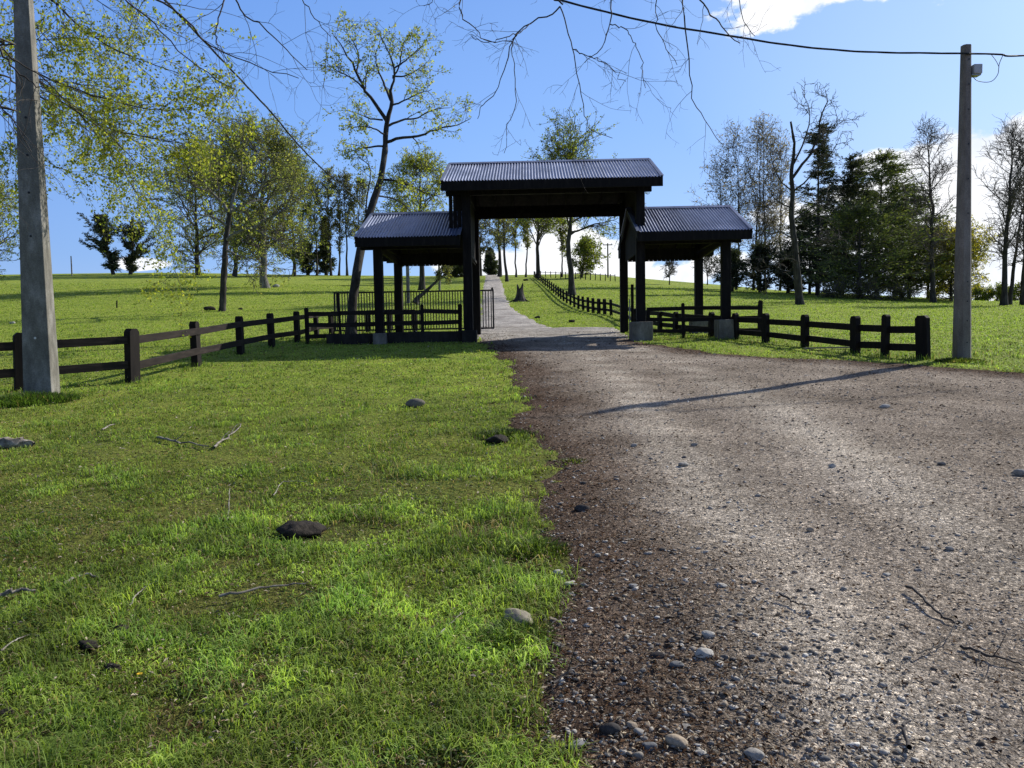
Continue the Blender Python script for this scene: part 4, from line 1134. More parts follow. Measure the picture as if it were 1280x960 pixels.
for i, (u, v_, w_, lb) in enumerate([(657, 351, 7, 'small dark clump of earth on the crest beside the track'), (672, 398, 8, 'dark dung clump in the grass right of the stump'), (715, 403, 9, 'low dark clump in the grass below the hill fence'), (262, 388, 14, 'dark flat rock at the foot of the pale branched tree in the left field'), (301, 387, 6, 'small dark rock right of the pale branched tree'), (345, 359, 9, 'white rock beside the twin trunked tree on the left hill'), (15, 405, 8, 'pale rock in the left field near the picture edge')]):
    lump('rock', lb, 'rock', u, v_, w_, .5, (.5, .48, .44) if 'white' in lb or 'pale rock' in lb else (.05, .045, .04), 70 + i)

# ------------------------------------------------------------------ leaning oak beside the gateway
def traced_tree(name, label, ctg, y0, trunk, limbs, seed, bark, leaves, n2, n3, L2_, L3_, leafsz, per, tr0, tr1, twr, up=.0, tmin2=.25, n4=0, limb_mat=None):
    r = np.random.default_rng(seed)
    b = PX(trunk[0][0], trunk[0][1], y0 + trunk[0][2]); b[2] = hz(b[0], b[1])
    e = empty(name, b, label, ctg)
    P0 = spline([b - [0, 0, .2]] + [PX(u, v_, y0 + dy) for u, v_, dy in trunk[1:]], 26)[None]
    P0 = P0 + r.normal(size=P0.shape) * tr0 * .05
    s = np.linspace(0, 1, 26); R0 = tr0 + (tr1 - tr0) * s ** 1.15; R0[0] *= 1.5; R0[1] *= 1.15; R0 = R0[None]
    v, f = tubes(P0, R0, 10); v = v + r.normal(size=v.shape) * tr0 * .06
    mesh_np('trunk', v, f, M[bark], e, smooth=True, origin=b)
    LP, LR = [], []
    for (ra, rb, pts) in limbs:
        p = spline([PX(u, v_, y0 + dy) for u, v_, dy in pts], 14); p[1:] += r.normal(size=p[1:].shape) * ra * .25
        LP.append(p); LR.append(np.linspace(ra, rb, 14))
    P1 = np.array(LP); R1 = np.array(LR)
    v, f = tubes(P1, R1, 7); lo = mesh_np('limbs', v, f, M[limb_mat or bark], e, smooth=True, origin=b)
    P2, R2 = grow(P1, R1, n2, tmin2, 1.0, L2_, (30, 75), 7, .22, up, .5, .45, r, None, .35, None, twr * 1.3)
    P3, R3 = grow(P2, R2, n3, .15, 1.0, L3_, (30, 75), 5, .28, up, .6, .5, r, None, .5, None, twr)
    parts = [tubes(P2, R2, 4), tubes(P3, R3, 3)]
    last = P3
    if n4:
        P4, R4 = grow(P3, R3, n4, .2, 1.0, L3_ * .5, (30, 75), 4, .3, up, .7, .5, r, None, .6, None, twr * .8)
        parts.append(tubes(P4, R4, 3)); last = P4
    v, f = cat(parts); mesh_np('twigs', v, f, M['twig'], e, smooth=True, origin=b)
    if per:
        v, f, c = leaf_quads(last, per, leafsz * .65, leafsz, LEAFC[leaves], r, .3, clump=1)
        mesh_np('crown', v, f, M['leaf'], e, tint=c, origin=b)
    return e
traced_tree('oak_tree', 'leaning dark trunked tree with sparse yellow-green leaves beside the left roof', 'tree', 27.3,
    [(438, 413, 0), (441, 380, .2), (446, 340, .6), (452, 305, 1.2), (462, 265, 1.8), (474, 230, 2.1), (480, 200, 2.3), (482, 175, 2.5), (484, 150, 2.6), (489, 132, 2.6), (488, 112, 2.6)],
    [(0.079, 0.016, [(484, 152, 2.6), (472, 133, 2.4), (456, 112, 2.2), (446, 90, 2.0), (433, 68, 1.8), (420, 46, 1.6)]),
     (0.050, 0.008, [(488, 114, 2.6), (493, 92, 2.5), (488, 70, 2.4), (479, 52, 2.2), (472, 34, 2.0)]),
     (0.036, 0.008, [(491, 98, 2.5), (500, 80, 2.6), (503, 60, 2.8), (509, 44, 3.0)]),
     (0.036, 0.010, [(446, 92, 2.0), (448, 72, 2.3), (442, 52, 2.4), (430, 38, 2.5)]),
     (0.036, 0.010, [(456, 112, 2.2), (440, 98, 2.0), (424, 90, 1.8), (410, 80, 1.5)]),
     (0.050, 0.010, [(488, 125, 2.6), (478, 100, 2.9), (470, 75, 3.1), (475, 50, 3.2)]),
     (0.065, 0.011, [(482, 178, 2.5), (500, 172, 2.2), (525, 170, 1.9), (545, 162, 1.7), (568, 157, 1.4), (588, 148, 1.1)]),
     (0.050, 0.010, [(486, 157, 2.6), (503, 150, 2.9), (520, 148, 3.3), (540, 138, 3.5), (562, 135, 3.8)]),
     (0.040, 0.010, [(488, 132, 2.6), (503, 127, 2.5), (520, 118, 2.2), (540, 112, 2.0)]),
     (0.036, 0.008, [(493, 85, 2.5), (508, 75, 2.8), (522, 62, 3.0), (532, 52, 3.1)]),
     (0.036, 0.008, [(491, 95, 2.5), (506, 95, 2.0), (520, 88, 1.7), (532, 80, 1.5)]),
     (0.043, 0.010, [(482, 182, 2.4), (462, 184, 2.2), (445, 187, 1.8), (430, 193, 1.4)]),
     (0.036, 0.010, [(478, 150, 2.5), (462, 148, 2.9), (448, 142, 3.2), (432, 138, 3.4)]),
     (0.036, 0.010, [(480, 168, 2.4), (466, 160, 2.0), (452, 158, 1.8), (440, 160, 1.5)]),
     (0.050, 0.011, [(478, 224, 2.2), (495, 226, 2.0), (512, 232, 1.7), (530, 240, 1.5), (548, 246, 1.3)]),
     (0.036, 0.010, [(474, 245, 2.1), (490, 248, 2.5), (505, 256, 2.8), (512, 264, 3.0)]),
     (0.032, 0.012, [(457, 266, 1.7), (459, 245, 1.6), (463, 222, 1.5), (461, 207, 1.4), (447, 196, 1.3)])],
    91, 'bark', 'fresh', 8, 7, .7, .34, .095, 6, .175, .065, .0065, .02, tmin2=.3)

# pale branched tree in the left field
traced_tree('pasture_tree', 'wide branched tree with pale twisting limbs in front of the left grove', 'tree', float(G(278, 389)[1]),
    [(278, 389, 0), (279, 360, 0), (281, 325, .1), (283, 295, .2), (287, 266, .2)],
    [(.13, .03, [(287, 266, .2), (276, 252, .5), (263, 238, 1), (252, 222, 1.4), (246, 205, 1.8)]),
     (.14, .03, [(287, 266, .2), (303, 256, -.2), (322, 240, -.6), (333, 222, -1), (338, 200, -1.2)]),
     (.15, .02, [(284, 300, .2), (298, 290, -.5), (318, 284, -1.2), (338, 272, -2), (358, 262, -2.6), (372, 250, -3)]),
     (.12, .02, [(303, 256, -.2), (318, 252, .8), (340, 246, 1.6), (360, 232, 2.2)]),
     (.12, .02, [(287, 268, .2), (292, 245, .4), (300, 222, .5), (304, 195, .6), (310, 172, .6)]),
     (.10, .02, [(284, 282, .2), (268, 272, -.6), (250, 268, -1.2), (232, 262, -1.8)]),
     (.09, .02, [(282, 312, .2), (294, 318, -.8), (306, 322, -1.4), (322, 325, -2)]),
     (.09, .02, [(263, 238, 1), (250, 236, .4), (236, 228, 0), (224, 222, -.4)]),
     (.09, .02, [(318, 284, -1.2), (330, 294, -1.8), (345, 300, -2.2), (360, 312, -2.6)])],
    92, 'bark', 'olive', 8, 5, 2.1, 1.0, .12, 6, .23, .15, .018, .02, n4=2, limb_mat='bark_pale')

# ------------------------------------------------------------------ groves
T = tree
# left
T('grove_tree', 'dense rounded olive tree with twin trunks behind the pale branched tree', 'tree', 'trees on the left hill', (330, 360), 158, 150, 201, t0=.14, leaves='olive', dens=1.9, trunk_px=9, n1=40, n2=9, n3=6, per=7, bark='bark_pale')
T('grove_tree', 'olive bushy tree leaning behind the left end of the grove', 'tree', 'trees on the left hill', (247, 344), 180, 110, 202, t0=.06, leaves='olive', dens=1.4, trunk_px=6, n1=30, n2=8, n3=5, per=6)
T('grove_tree', 'yellow-green tree at the right end of the left grove', 'tree', 'trees on the left hill', (368, 345), 195, 74, 203, t0=.08, leaves='green', dens=1.4, trunk_px=4, n1=30, n2=8, n3=4, per=6)
T('grove_tree', 'brownish twiggy tree in the middle of the left grove', 'tree', 'trees on the left hill', (292, 346), 172, 100, 204, t0=.1, leaves='dull', dens=.8, trunk_px=5, n1=30, n2=8, n3=6, per=5)
for i, (u, tv, w_, lb, lf_, dn) in enumerate([
    (397, 222, 24, 'thin bare tree, leftmost of the row between grove and leaning tree', 'dull', .5),
    (415, 212, 26, 'tall thin tree rising behind the small pointed conifer', 'dull', .6),
    (424, 262, 12, 'short dark pole-like trunk right of the small pointed conifer', 'dull', .2),
    (434, 214, 24, 'tall thin grey tree just left of the leaning tree', 'dull', .6),
    (447, 220, 22, 'thin sparse tree hidden partly by the leaning trunk', 'dull', .6)]):
    T('slender_tree', lb, 'tree', 'thin trees on the left skyline', (u, 343.5), tv, w_ * 1.6, 210 + i, t0=.35, leaves=lf_, dens=dn, trunk_px=2.6, n1=22, n2=6, n3=4, per=5, up=.12, ang1=(25, 55))
conifer('small_conifer', 'small pointed dark conifer on the left skyline', 'conifer', None, (408, 343), 272, 22, 220, n1=60)
conifer('dark_shrub', 'low dark bush at the foot of the small pointed conifer', 'shrub', None, (385, 344), 308, 34, 221, n1=40, shape=oval(.02, .6), ang=(30, 80), up=.05)
T('leafy_tree', 'light green leafy tree showing between leaning tree and high roof', 'tree', None, (527, 357), 186, 90, 222, t0=.28, leaves='fresh', dens=1.3, trunk_px=7, n1=28, n2=8, n3=5, per=6, depth=88)
T('leafy_tree', 'fallen half-rooted tree with dead branches behind the left side of the gateway', 'tree', None, (519, 374), 333, 20, 223, t0=.6, leaves='dull', dens=.5, trunk_px=6, n1=14, n2=7, n3=4, per=4, path=[(519, 375, 0), (530, 366, .3), (541, 356, .6), (552, 346, 1), (560, 340, 1.3)], depth=52)
conifer('dark_shrub', 'dark round bush on the skyline behind the fallen tree', 'shrub', None, (570, 345), 326, 34, 224, n1=40, shape=oval(.02, .6), ang=(30, 85), depth=140)
conifer('dark_evergreen', 'ragged dark evergreen leaning left alone on the left skyline', 'tree', 'dark evergreens on the left skyline', (142, 343), 275, 44, 225, n1=38, lean=-.22, ragged=.7, flat2=.6, shape=oval(.05, 1.1), ang=(35, 70), up=.06, dens=1.3)
conifer('dark_evergreen', 'ragged dark evergreen leaning right, right of the pair on the left skyline', 'tree', 'dark evergreens on the left skyline', (163, 343), 290, 46, 226, n1=34, lean=.14, ragged=.7, flat2=.6, shape=oval(.05, 1.1), ang=(35, 70), up=.06, dens=1.3)
T('leafy_tree', 'yellow-green tree cut by the left picture edge behind the fence', 'tree', None, (-24, 352), 195, 110, 227, t0=.2, leaves='fresh', dens=1.2, trunk_px=8, n1=28, n2=8, n3=5, per=6, depth=70)

# seen through and over the gateway
T('leafy_tree', 'tall green-crowned tree rising behind the high roof', 'tree', None, (715, 369), 158, 135, 230, t0=.40, leaves='green', dens=1.3, trunk_px=8, n1=26, n2=8, n3=5, per=6, shape=lambda t: np.interp(t, [.4, .5, .62, .75, 1], [.95, 1.05, .7, .40, .30]), up=.03)
T('leafy_tree', 'green tree at the top of the hill fence seen through the gateway', 'tree', None, (673, 348), 225, 95, 231, t0=.36, leaves='green', dens=1.2, trunk_px=5.5, n1=26, n2=8, n3=5, per=6, shape=vase(.36), depth=125)
T('slender_tree', 'slim dark trunk standing right beside the top of the hill track', 'tree', None, (633, 352), 215, 46, 232, t0=.3, leaves='dull', dens=.6, trunk_px=3.6, n1=22, n2=7, n3=4, per=5, up=.1)
T('slender_tree', 'grey-leaved tree at the crest right of the track', 'tree', None, (623.5, 346), 218, 60, 233, t0=.3, leaves='dull', dens=.8, trunk_px=4.5, n1=24, n2=7, n3=5, per=5, up=.08)
T('leafy_tree', 'dark leafed tree at the crest left of the track', 'tree', None, (600, 345), 218, 56, 234, t0=.18, leaves='dark', dens=1.4, trunk_px=3.6, n1=30, n2=7, n3=4, per=5)
conifer('small_conifer', 'small dark pointed conifer where the track meets the skyline', 'conifer', None, (613.5, 344), 311, 18, 235, n1=50, depth=165)
for i, (u, tv, w_, lb) in enumerate([(657, 250, 24, 'thin trunk on the skyline left of the fence top'), (703, 262, 22, 'thin trunk on the skyline between the two large trees'), (646, 240, 24, 'thin twiggy tree on the skyline right of the dark slim trunk')]):
    T('slender_tree', lb, 'tree', 'thin trees on the skyline behind the gateway', (u, 346.5), tv, w_, 240 + i, t0=.35, leaves='dull', dens=.6, trunk_px=2.2, n1=18, n2=6, n3=4, per=5, up=.12)
T('shrubby_tree', 'short bushy green tree leaning right on the skyline behind the gateway', 'tree', None, (727, 347), 300, 44, 245, t0=.08, leaves='green', dens=1.2, trunk_px=2.4, n1=24, n2=7, n3=4, per=5, lean=.12)
for i, (u, tv, w_, lb) in enumerate([(837, 324, 22, 'tiny bare tree on the skyline between the right gateway posts'), (884, 318, 34, 'small bare bushy tree on the skyline left of the outer right post')]):
    T('bare_tree', lb, 'tree', None, (u, 356), tv, w_, 250 + i, t0=.3, dens=0, trunk_px=1.7, n1=18, n2=6, n3=5, up=.06)

# right wood
for i, (u, tv, w_, lb) in enumerate([
    (905, 196, 36, 'sparse russet tree, leftmost in the right hand wood'),
    (922, 158, 40, 'tall thin russet tree behind the right roof end'),
    (941, 150, 36, 'tallest thin russet tree in the right hand wood'),
    (958, 146, 36, 'thin russet tree next to the dead dark tree'),
    (975, 170, 30, 'thin twiggy tree touching the dead dark tree'),
    (948, 240, 50, 'shorter twiggy tree low in the right hand wood')]):
    T('slender_tree', lb, 'tree', 'thin russet trees in the right hand wood', (u, 362 + (u - 900) * .02), tv, w_ * 2.0, 260 + i, t0=.22, leaves='rust', dens=.45, trunk_px=2.8, n1=24, n2=6, n3=5, twig_r=.028, per=4, up=.10, ang1=(25, 60))
for i, (u, tv, w_, lb) in enumerate([(915, 318, 44, 'dark thicket bush at the left foot of the right hand wood'), (950, 312, 56, 'dark brambly bush below the thin russet trees'), (985, 318, 50, 'dark bush just left of the dead tree foot')]):
    conifer('thicket_bush', lb, 'shrub', 'dark bushes under the right hand wood', (u, 364 + (u - 900) * .03), tv, w_, 270 + i, n1=46, shape=oval(.0, .55), ang=(25, 85), up=.03, ragged=.6)
traced_tree('dead_tree', 'dark dead tree with twisted bare upper limbs before the right hand conifers', 'tree', float(G(1000, 381)[1]),
    [(1000, 382, 0), (998, 360, 0), (995, 330, 0), (993, 300, 0), (989, 270, .1), (991, 240, .2), (989, 215, .2), (993, 190, .2), (991, 170, .1), (988, 152, 0)],
    [(0.120, 0.024, [(991, 222, .2), (1003, 205, .4), (1014, 190, .6), (1024, 170, .8), (1026, 145, 1), (1034, 128, 1), (1032, 112, 1)]),
     (0.075, 0.016, [(992, 205, .2), (1004, 180, -.4), (1010, 160, -.8), (1012, 138, -1), (1004, 118, -1)]),
     (0.075, 0.016, [(991, 240, .2), (1006, 228, -.5), (1022, 210, -1), (1036, 196, -1.6), (1046, 180, -2)]),
     (0.060, 0.016, [(989, 238, .2), (975, 225, .4), (966, 205, .8), (962, 190, 1)]),
     (0.060, 0.016, [(992, 262, .1), (978, 255, -.6), (968, 248, -1), (960, 232, -1.4)]),
     (0.060, 0.016, [(992, 275, .1), (1010, 262, .6), (1028, 250, 1.2), (1042, 240, 1.6)]),
     (0.060, 0.016, [(993, 300, 0), (976, 290, -.6), (960, 292, -1), (948, 282, -1.5)]),
     (0.053, 0.016, [(994, 320, 0), (1012, 306, -.6), (1024, 300, -1), (1040, 304, -1.5)]),
     (0.053, 0.016, [(1014, 190, .6), (1028, 180, .8), (1040, 160, 1.2), (1052, 146, 1.4)]),
     (0.045, 0.016, [(994, 318, 0), (980, 322, -.5), (966, 330, -1), (955, 345, -1.3)])],
    93, 'bark', 'dull', 7, 6, 1.5, .75, .1, 0, .30, .05, .02, .03, n4=2)
conifer('pine_tree', 'very dark narrow conifer directly behind the dead tree', 'conifer', 'conifers in the right hand wood', (1022, 366), 158, 86, 280, n1=70, flat2=.4, dens=1.5, leaves='dark', trunk_px=6, wind=(.04, 0, .0), ang=(55, 90), depth=86, ragged=.45)
conifer('pine_tree', 'dark conifer with a long bough sweeping up to the right', 'conifer', 'conifers in the right hand wood', (1052, 367), 200, 120, 281, n1=62, flat2=.4, dens=1.5, leaves='dark', trunk_px=6, wind=(.09, 0, .05), lean=.06, depth=88, ragged=.6, ang=(50, 85))
conifer('pine_tree', 'broad green conifer with a pointed top in the middle of the right hand wood', 'conifer', 'conifers in the right hand wood', (1096, 369), 194, 150, 282, n1=70, flat2=.4, dens=1.5, leaves='pine', trunk_px=6, wind=(.07, 0, .05), lean=.03, depth=84, ragged=.4, ang=(55, 88))
conifer('pine_tree', 'lower spreading green conifer filling the front of the right hand wood', 'conifer', 'conifers in the right hand wood', (1074, 369), 262, 160, 283, n1=64, flat2=.4, dens=1.5, leaves='pine', trunk_px=5, wind=(.06, 0, .04), depth=80, shape=oval(.02, .7), ragged=.4)
conifer('pine_tree', 'ragged conifer at the right end of the dark wood', 'conifer', 'conifers in the right hand wood', (1136, 371), 236, 104, 284, n1=56, flat2=.4, dens=1.5, leaves='pine', trunk_px=5, wind=(.05, 0, .05), lean=.04, depth=86, ragged=.5)
conifer('pine_tree', 'low dark conifer beside the golden bush', 'conifer', 'conifers in the right hand wood', (1160, 372), 285, 80, 285, n1=50, flat2=.4, dens=1.5, leaves='dark', trunk_px=4, depth=90, ragged=.5, shape=oval(.02, .7))
T('golden_bush', 'golden-leaved bushy tree left of the smooth pole', 'tree', None, (1188, 374), 282, 92, 286, t0=.05, leaves='gold', dens=1.5, trunk_px=4, n1=34, n2=8, n3=5, per=6, depth=84)
T('bare_tree', 'tall upright bare tree just left of the smooth pole', 'tree', 'tall bare trees on the right', (1168, 374), 145, 74, 287, t0=.22, dens=0, trunk_px=6, n1=30, n2=7, n3=6, up=.10, ang1=(28, 55), depth=76)
T('bare_tree', 'tall bare tree right of the smooth pole', 'tree', 'tall bare trees on the right', (1254, 380), 150, 82, 288, t0=.25, dens=0, trunk_px=7, n1=30, n2=7, n3=6, up=.10, ang1=(28, 55), depth=72)
T('bare_tree', 'leaning bare tree close beside the tall one right of the pole', 'tree', 'tall bare trees on the right', (1262, 380), 215, 60, 289, t0=.3, dens=0, trunk_px=5, n1=22, n2=7, n3=5, up=.10, lean=.12, depth=74)
T('bare_tree', 'bare tree cut by the right picture edge', 'tree', 'tall bare trees on the right', (1279, 381), 158, 70, 290, t0=.25, dens=0, trunk_px=6, n1=26, n2=7, n3=6, up=.10, depth=72)
for i, (u, tv, w_) in enumerate([(1219, 345, 22), (1234, 350, 20), (1246, 346, 26), (1262, 350, 24), (1278, 344, 28), (1300, 345, 30), (1205, 352, 20)]):
    T('distant_tree', ['small pale distant tree just right of the smooth pole', 'second distant tree from the smooth pole', 'distant tree behind the tall bare trunk', 'distant tree between bare trunks at right', 'distant tree at the right picture edge', 'distant tree beyond the right picture edge', 'distant tree half hidden by the smooth pole'][i], 'tree', 'distant trees on the right skyline', (u, 377), tv, w_, 300 + i, t0=.12, leaves='green', dens=1.0, trunk_px=1.6, n1=16, n2=6, n3=3, per=4, depth=150)
conifer('pine_tree', 'low spreading dark conifer at the left foot of the evergreens', 'conifer', 'conifers in the right hand wood', (1012, 367), 268, 84, 291, n1=60, flat2=.4, dens=1.5, leaves='dark', trunk_px=4, depth=92, shape=oval(.02, .6), ragged=.4)
conifer('pine_tree', 'mid green conifer between the broad one and the ragged one', 'conifer', 'conifers in the right hand wood', (1118, 370), 250, 104, 292, n1=64, flat2=.4, dens=1.5, leaves='pine', trunk_px=4, depth=90, wind=(.06, 0, .04), ragged=.4)
conifer('pine_tree', 'dark conifer hidden behind the broad green one', 'conifer', 'conifers in the right hand wood', (1072, 368), 232, 110, 293, n1=64, flat2=.4, dens=1.5, leaves='dark', trunk_px=4, depth=96, ragged=.4)
# low brush and brambles in front of the wood
for i, (u, vb, tv, w_, lb) in enumerate([(1042, 368, 352, 30, 'low brown bramble patch at the foot of the dark conifers'), (1085, 370, 356, 34, 'low bramble patch below the broad green conifer'), (1128, 372, 358, 30, 'low bramble arch below the ragged conifer')]):
    T('bramble', lb, 'shrub', 'brambles in front of the right hand wood', (u, vb), tv, w_, 310 + i, t0=.02, leaves='dull', dens=.5, trunk_px=1.2, n1=30, n2=6, n3=3, per=3, depth=78, up=-.06, shape=lambda t: np.ones_like(t))

# ------------------------------------------------------------------ overhanging boughs
def bough_tree(name, label, trunk, boughs, seed, leaves, n2, n3, L2_, L3_, per, leafsz, up2, up3, n4=0, L4=.2, group=None, leaf_frac=1.0, bark='bark', twr=.0022, n1x=0, ang=(25, 60)):
    """a near tree whose trunk stands outside the picture; boughs in measured positions"""
    r = np.random.default_rng(seed)
    tb = np.array([trunk[0][0], trunk[0][1], hz(trunk[0][0], trunk[0][1])])
    e = empty(name, tb, label, 'tree', group)
    P0 = spline([tb - [0, 0, .2]] + [np.array(q, float) for q in trunk[1:]], 18)[None]; R0 = np.linspace(.28, .09, 18)[None]
    v, f = tubes(P0, R0, 10); mesh_np('trunk', v, f, M[bark], e, smooth=True, origin=tb)
    LP, LR = [], []
    for (ra, rb, pts) in boughs:
        w = [np.array(q[1:], float) if q[0] == 'w' else PX(*q) for q in pts]
        p = spline(w, 20); p[1:] += r.normal(size=p[1:].shape) * .008; LP.append(p); LR.append(np.linspace(ra, rb, 20))
    P1 = np.array(LP); R1 = np.array(LR)
    v, f = tubes(P1, R1, 6); mesh_np('limbs', v, f, M['twig'], e, smooth=True, origin=tb)
    P2, R2 = grow(P1, R1, n2, .12, 1.0, L2_, ang, 9, .12, up2, .5, .5, r, None, .4, None, twr * 1.25)
    P3, R3 = grow(P2, R2, n3, .15, 1.0, L3_, (25, 60), 7, .16, up3, .7, .5, r, None, .5, None, twr)
    parts = [tubes(P2, R2, 4), tubes(P3, R3, 3)]; last = P3
    if n4:
        P4, R4 = grow(P3, R3, n4, .2, 1.0, L4, (25, 65), 5, .18, up3, .8, .5, r, None, .6, None, twr * .75)
        parts.append(tubes(P4, R4, 3)); last = P4
    v, f = cat(parts); mesh_np('twigs', v, f, M['twig'], e, smooth=True, origin=tb)
    if per:
        mm = int(len(last) * leaf_frac); sel = r.permutation(len(last))[:mm]
        v, f, c = leaf_quads(last[sel], per, leafsz * .75, leafsz, LEAFC[leaves], r, .1, .6, droop=.5, clump=2)
        mesh_np('crown', v, f, M['leaf'], e, tint=c, origin=tb)
    return e, P2, P3
W_ = 'w'
trL = [(-17.9, 12.5), (-17.8, 12.6, 3.2), (-17.6, 12.9, 6.6), (-17.1, 13.3, 10.0), (-16.8, 13.8, 13.0)]
bough_tree('overhanging_tree', 'tree with fresh yellow-green leafy boughs hanging across the upper left', trL, [
    (.035, .006, [(W_, -17.88, 13.04, 7.94), (-60, 40, 14.16), (0, 62, 14.54), (40, 95, 14.90), (75, 125, 15.09), (112, 150, 15.27), (150, 182, 15.47), (188, 225, 15.47)]),
    (.035, .006, [(W_, -17.51, 13.22, 9.42), (-60, -40, 15.27), (0, -25, 15.47), (62, -2, 15.47), (88, 22, 15.47), (118, 47, 15.27), (150, 65, 15.27), (190, 80, 15.27), (225, 92, 15.09)]),
    (.022, .004, [(0, 62, 14.54), (48, 92, 14.16), (95, 112, 13.97), (150, 128, 13.79), (200, 138, 13.79), (240, 134, 13.79)]),
    (.022, .004, [(40, 95, 14.90), (75, 120, 15.47), (112, 155, 16.02), (148, 205, 16.58), (178, 255, 16.77), (204, 300, 16.95), (224, 330, 16.95)]),
    (.018, .004, [(W_, -17.88, 13.04, 6.82), (-60, 110, 13.79), (0, 135, 13.79), (18, 150, 13.79), (30, 170, 13.79), (40, 192, 13.79)]),
    (.026, .004, [(W_, -17.51, 13.41, 10.17), (-60, -90, 17.13), (20, -60, 17.33), (90, -20, 17.13), (135, 10, 16.95), (165, 30, 16.77)]),
    (.026, .004, [(W_, -17.88, 13.04, 7.56), (-50, 85, 16.77), (20, 105, 17.51), (80, 140, 17.88), (130, 180, 18.07), (170, 222, 18.07)]),
    (.02, .004, [(W_, -17.51, 13.41, 10.55), (-60, -60, 14.54), (-10, -20, 14.54), (30, 15, 14.54), (65, 55, 14.72), (105, 85, 14.90)]),
    (.02, .004, [(112, 150, 15.27), (150, 165, 14.90), (188, 172, 14.72), (225, 178, 14.72)]),
    (.02, .004, [(20, 105, 17.51), (70, 130, 16.58), (130, 150, 16.20), (180, 185, 16.02), (215, 205, 15.84)]),
    ], 401, 'fresh', 11, 7, 1.15, .6, 8, .062, -.03, -.06, n4=4, L4=.26, twr=.0035)
bough_tree('overhanging_tree', 'near tree with bare drooping twigs across the sky left of centre', [(-7.6, 2.2), (-7.5, 2.3, 2.5), (-7.0, 2.6, 5.0), (-6.6, 3.0, 7.4)], [
    (.011, .0035, [(W_, -7.0, 2.7, 5.0), (130, -60, 6.6), (180, -10, 7.0), (205, 5, 7.1), (235, 28, 7.2), (262, 55, 7.3), (300, 75, 7.4), (335, 88, 7.4), (375, 100, 7.4)]),
    (.010, .0035, [(W_, -6.9, 2.8, 5.6), (220, -80, 6.6), (285, -15, 6.9), (305, 15, 7.0), (330, 35, 7.0), (355, 60, 7.1), (385, 88, 7.2)]),
    (.009, .0035, [(W_, -7.0, 2.6, 4.8), (80, -60, 6.4), (150, -5, 6.8), (175, 15, 6.9), (200, 38, 7.0), (230, 70, 7.1), (262, 92, 7.2), (292, 112, 7.2)]),
    (.008, .003, [(220, -80, 6.6), (320, -45, 6.8), (365, -12, 6.9), (390, 18, 6.9), (412, 45, 7.0)]),
    (.007, .003, [(285, -15, 6.9), (275, 20, 6.8), (270, 50, 6.8), (285, 75, 6.8)]),
    (.009, .003, [(W_, -7.2, 2.5, 4.0), (-60, 30, 6.2), (0, 60, 6.6), (22, 78, 6.7), (45, 92, 6.8), (75, 118, 6.9), (118, 152, 7.0), (150, 180, 7.0)]),
    (.010, .003, [(0, 60, 6.6), (22, 90, 6.6), (48, 108, 6.6), (85, 125, 6.6)]),
    (.009, .003, [(W_, -7.2, 2.5, 3.6), (-60, 120, 6.2), (0, 140, 6.5), (20, 155, 6.6), (38, 190, 6.6)]),
    ], 402, 'fresh', 5, 3, .7, .30, 1, .022, -.035, -.05, n4=2, L4=.10, leaf_frac=.02, twr=.0019)
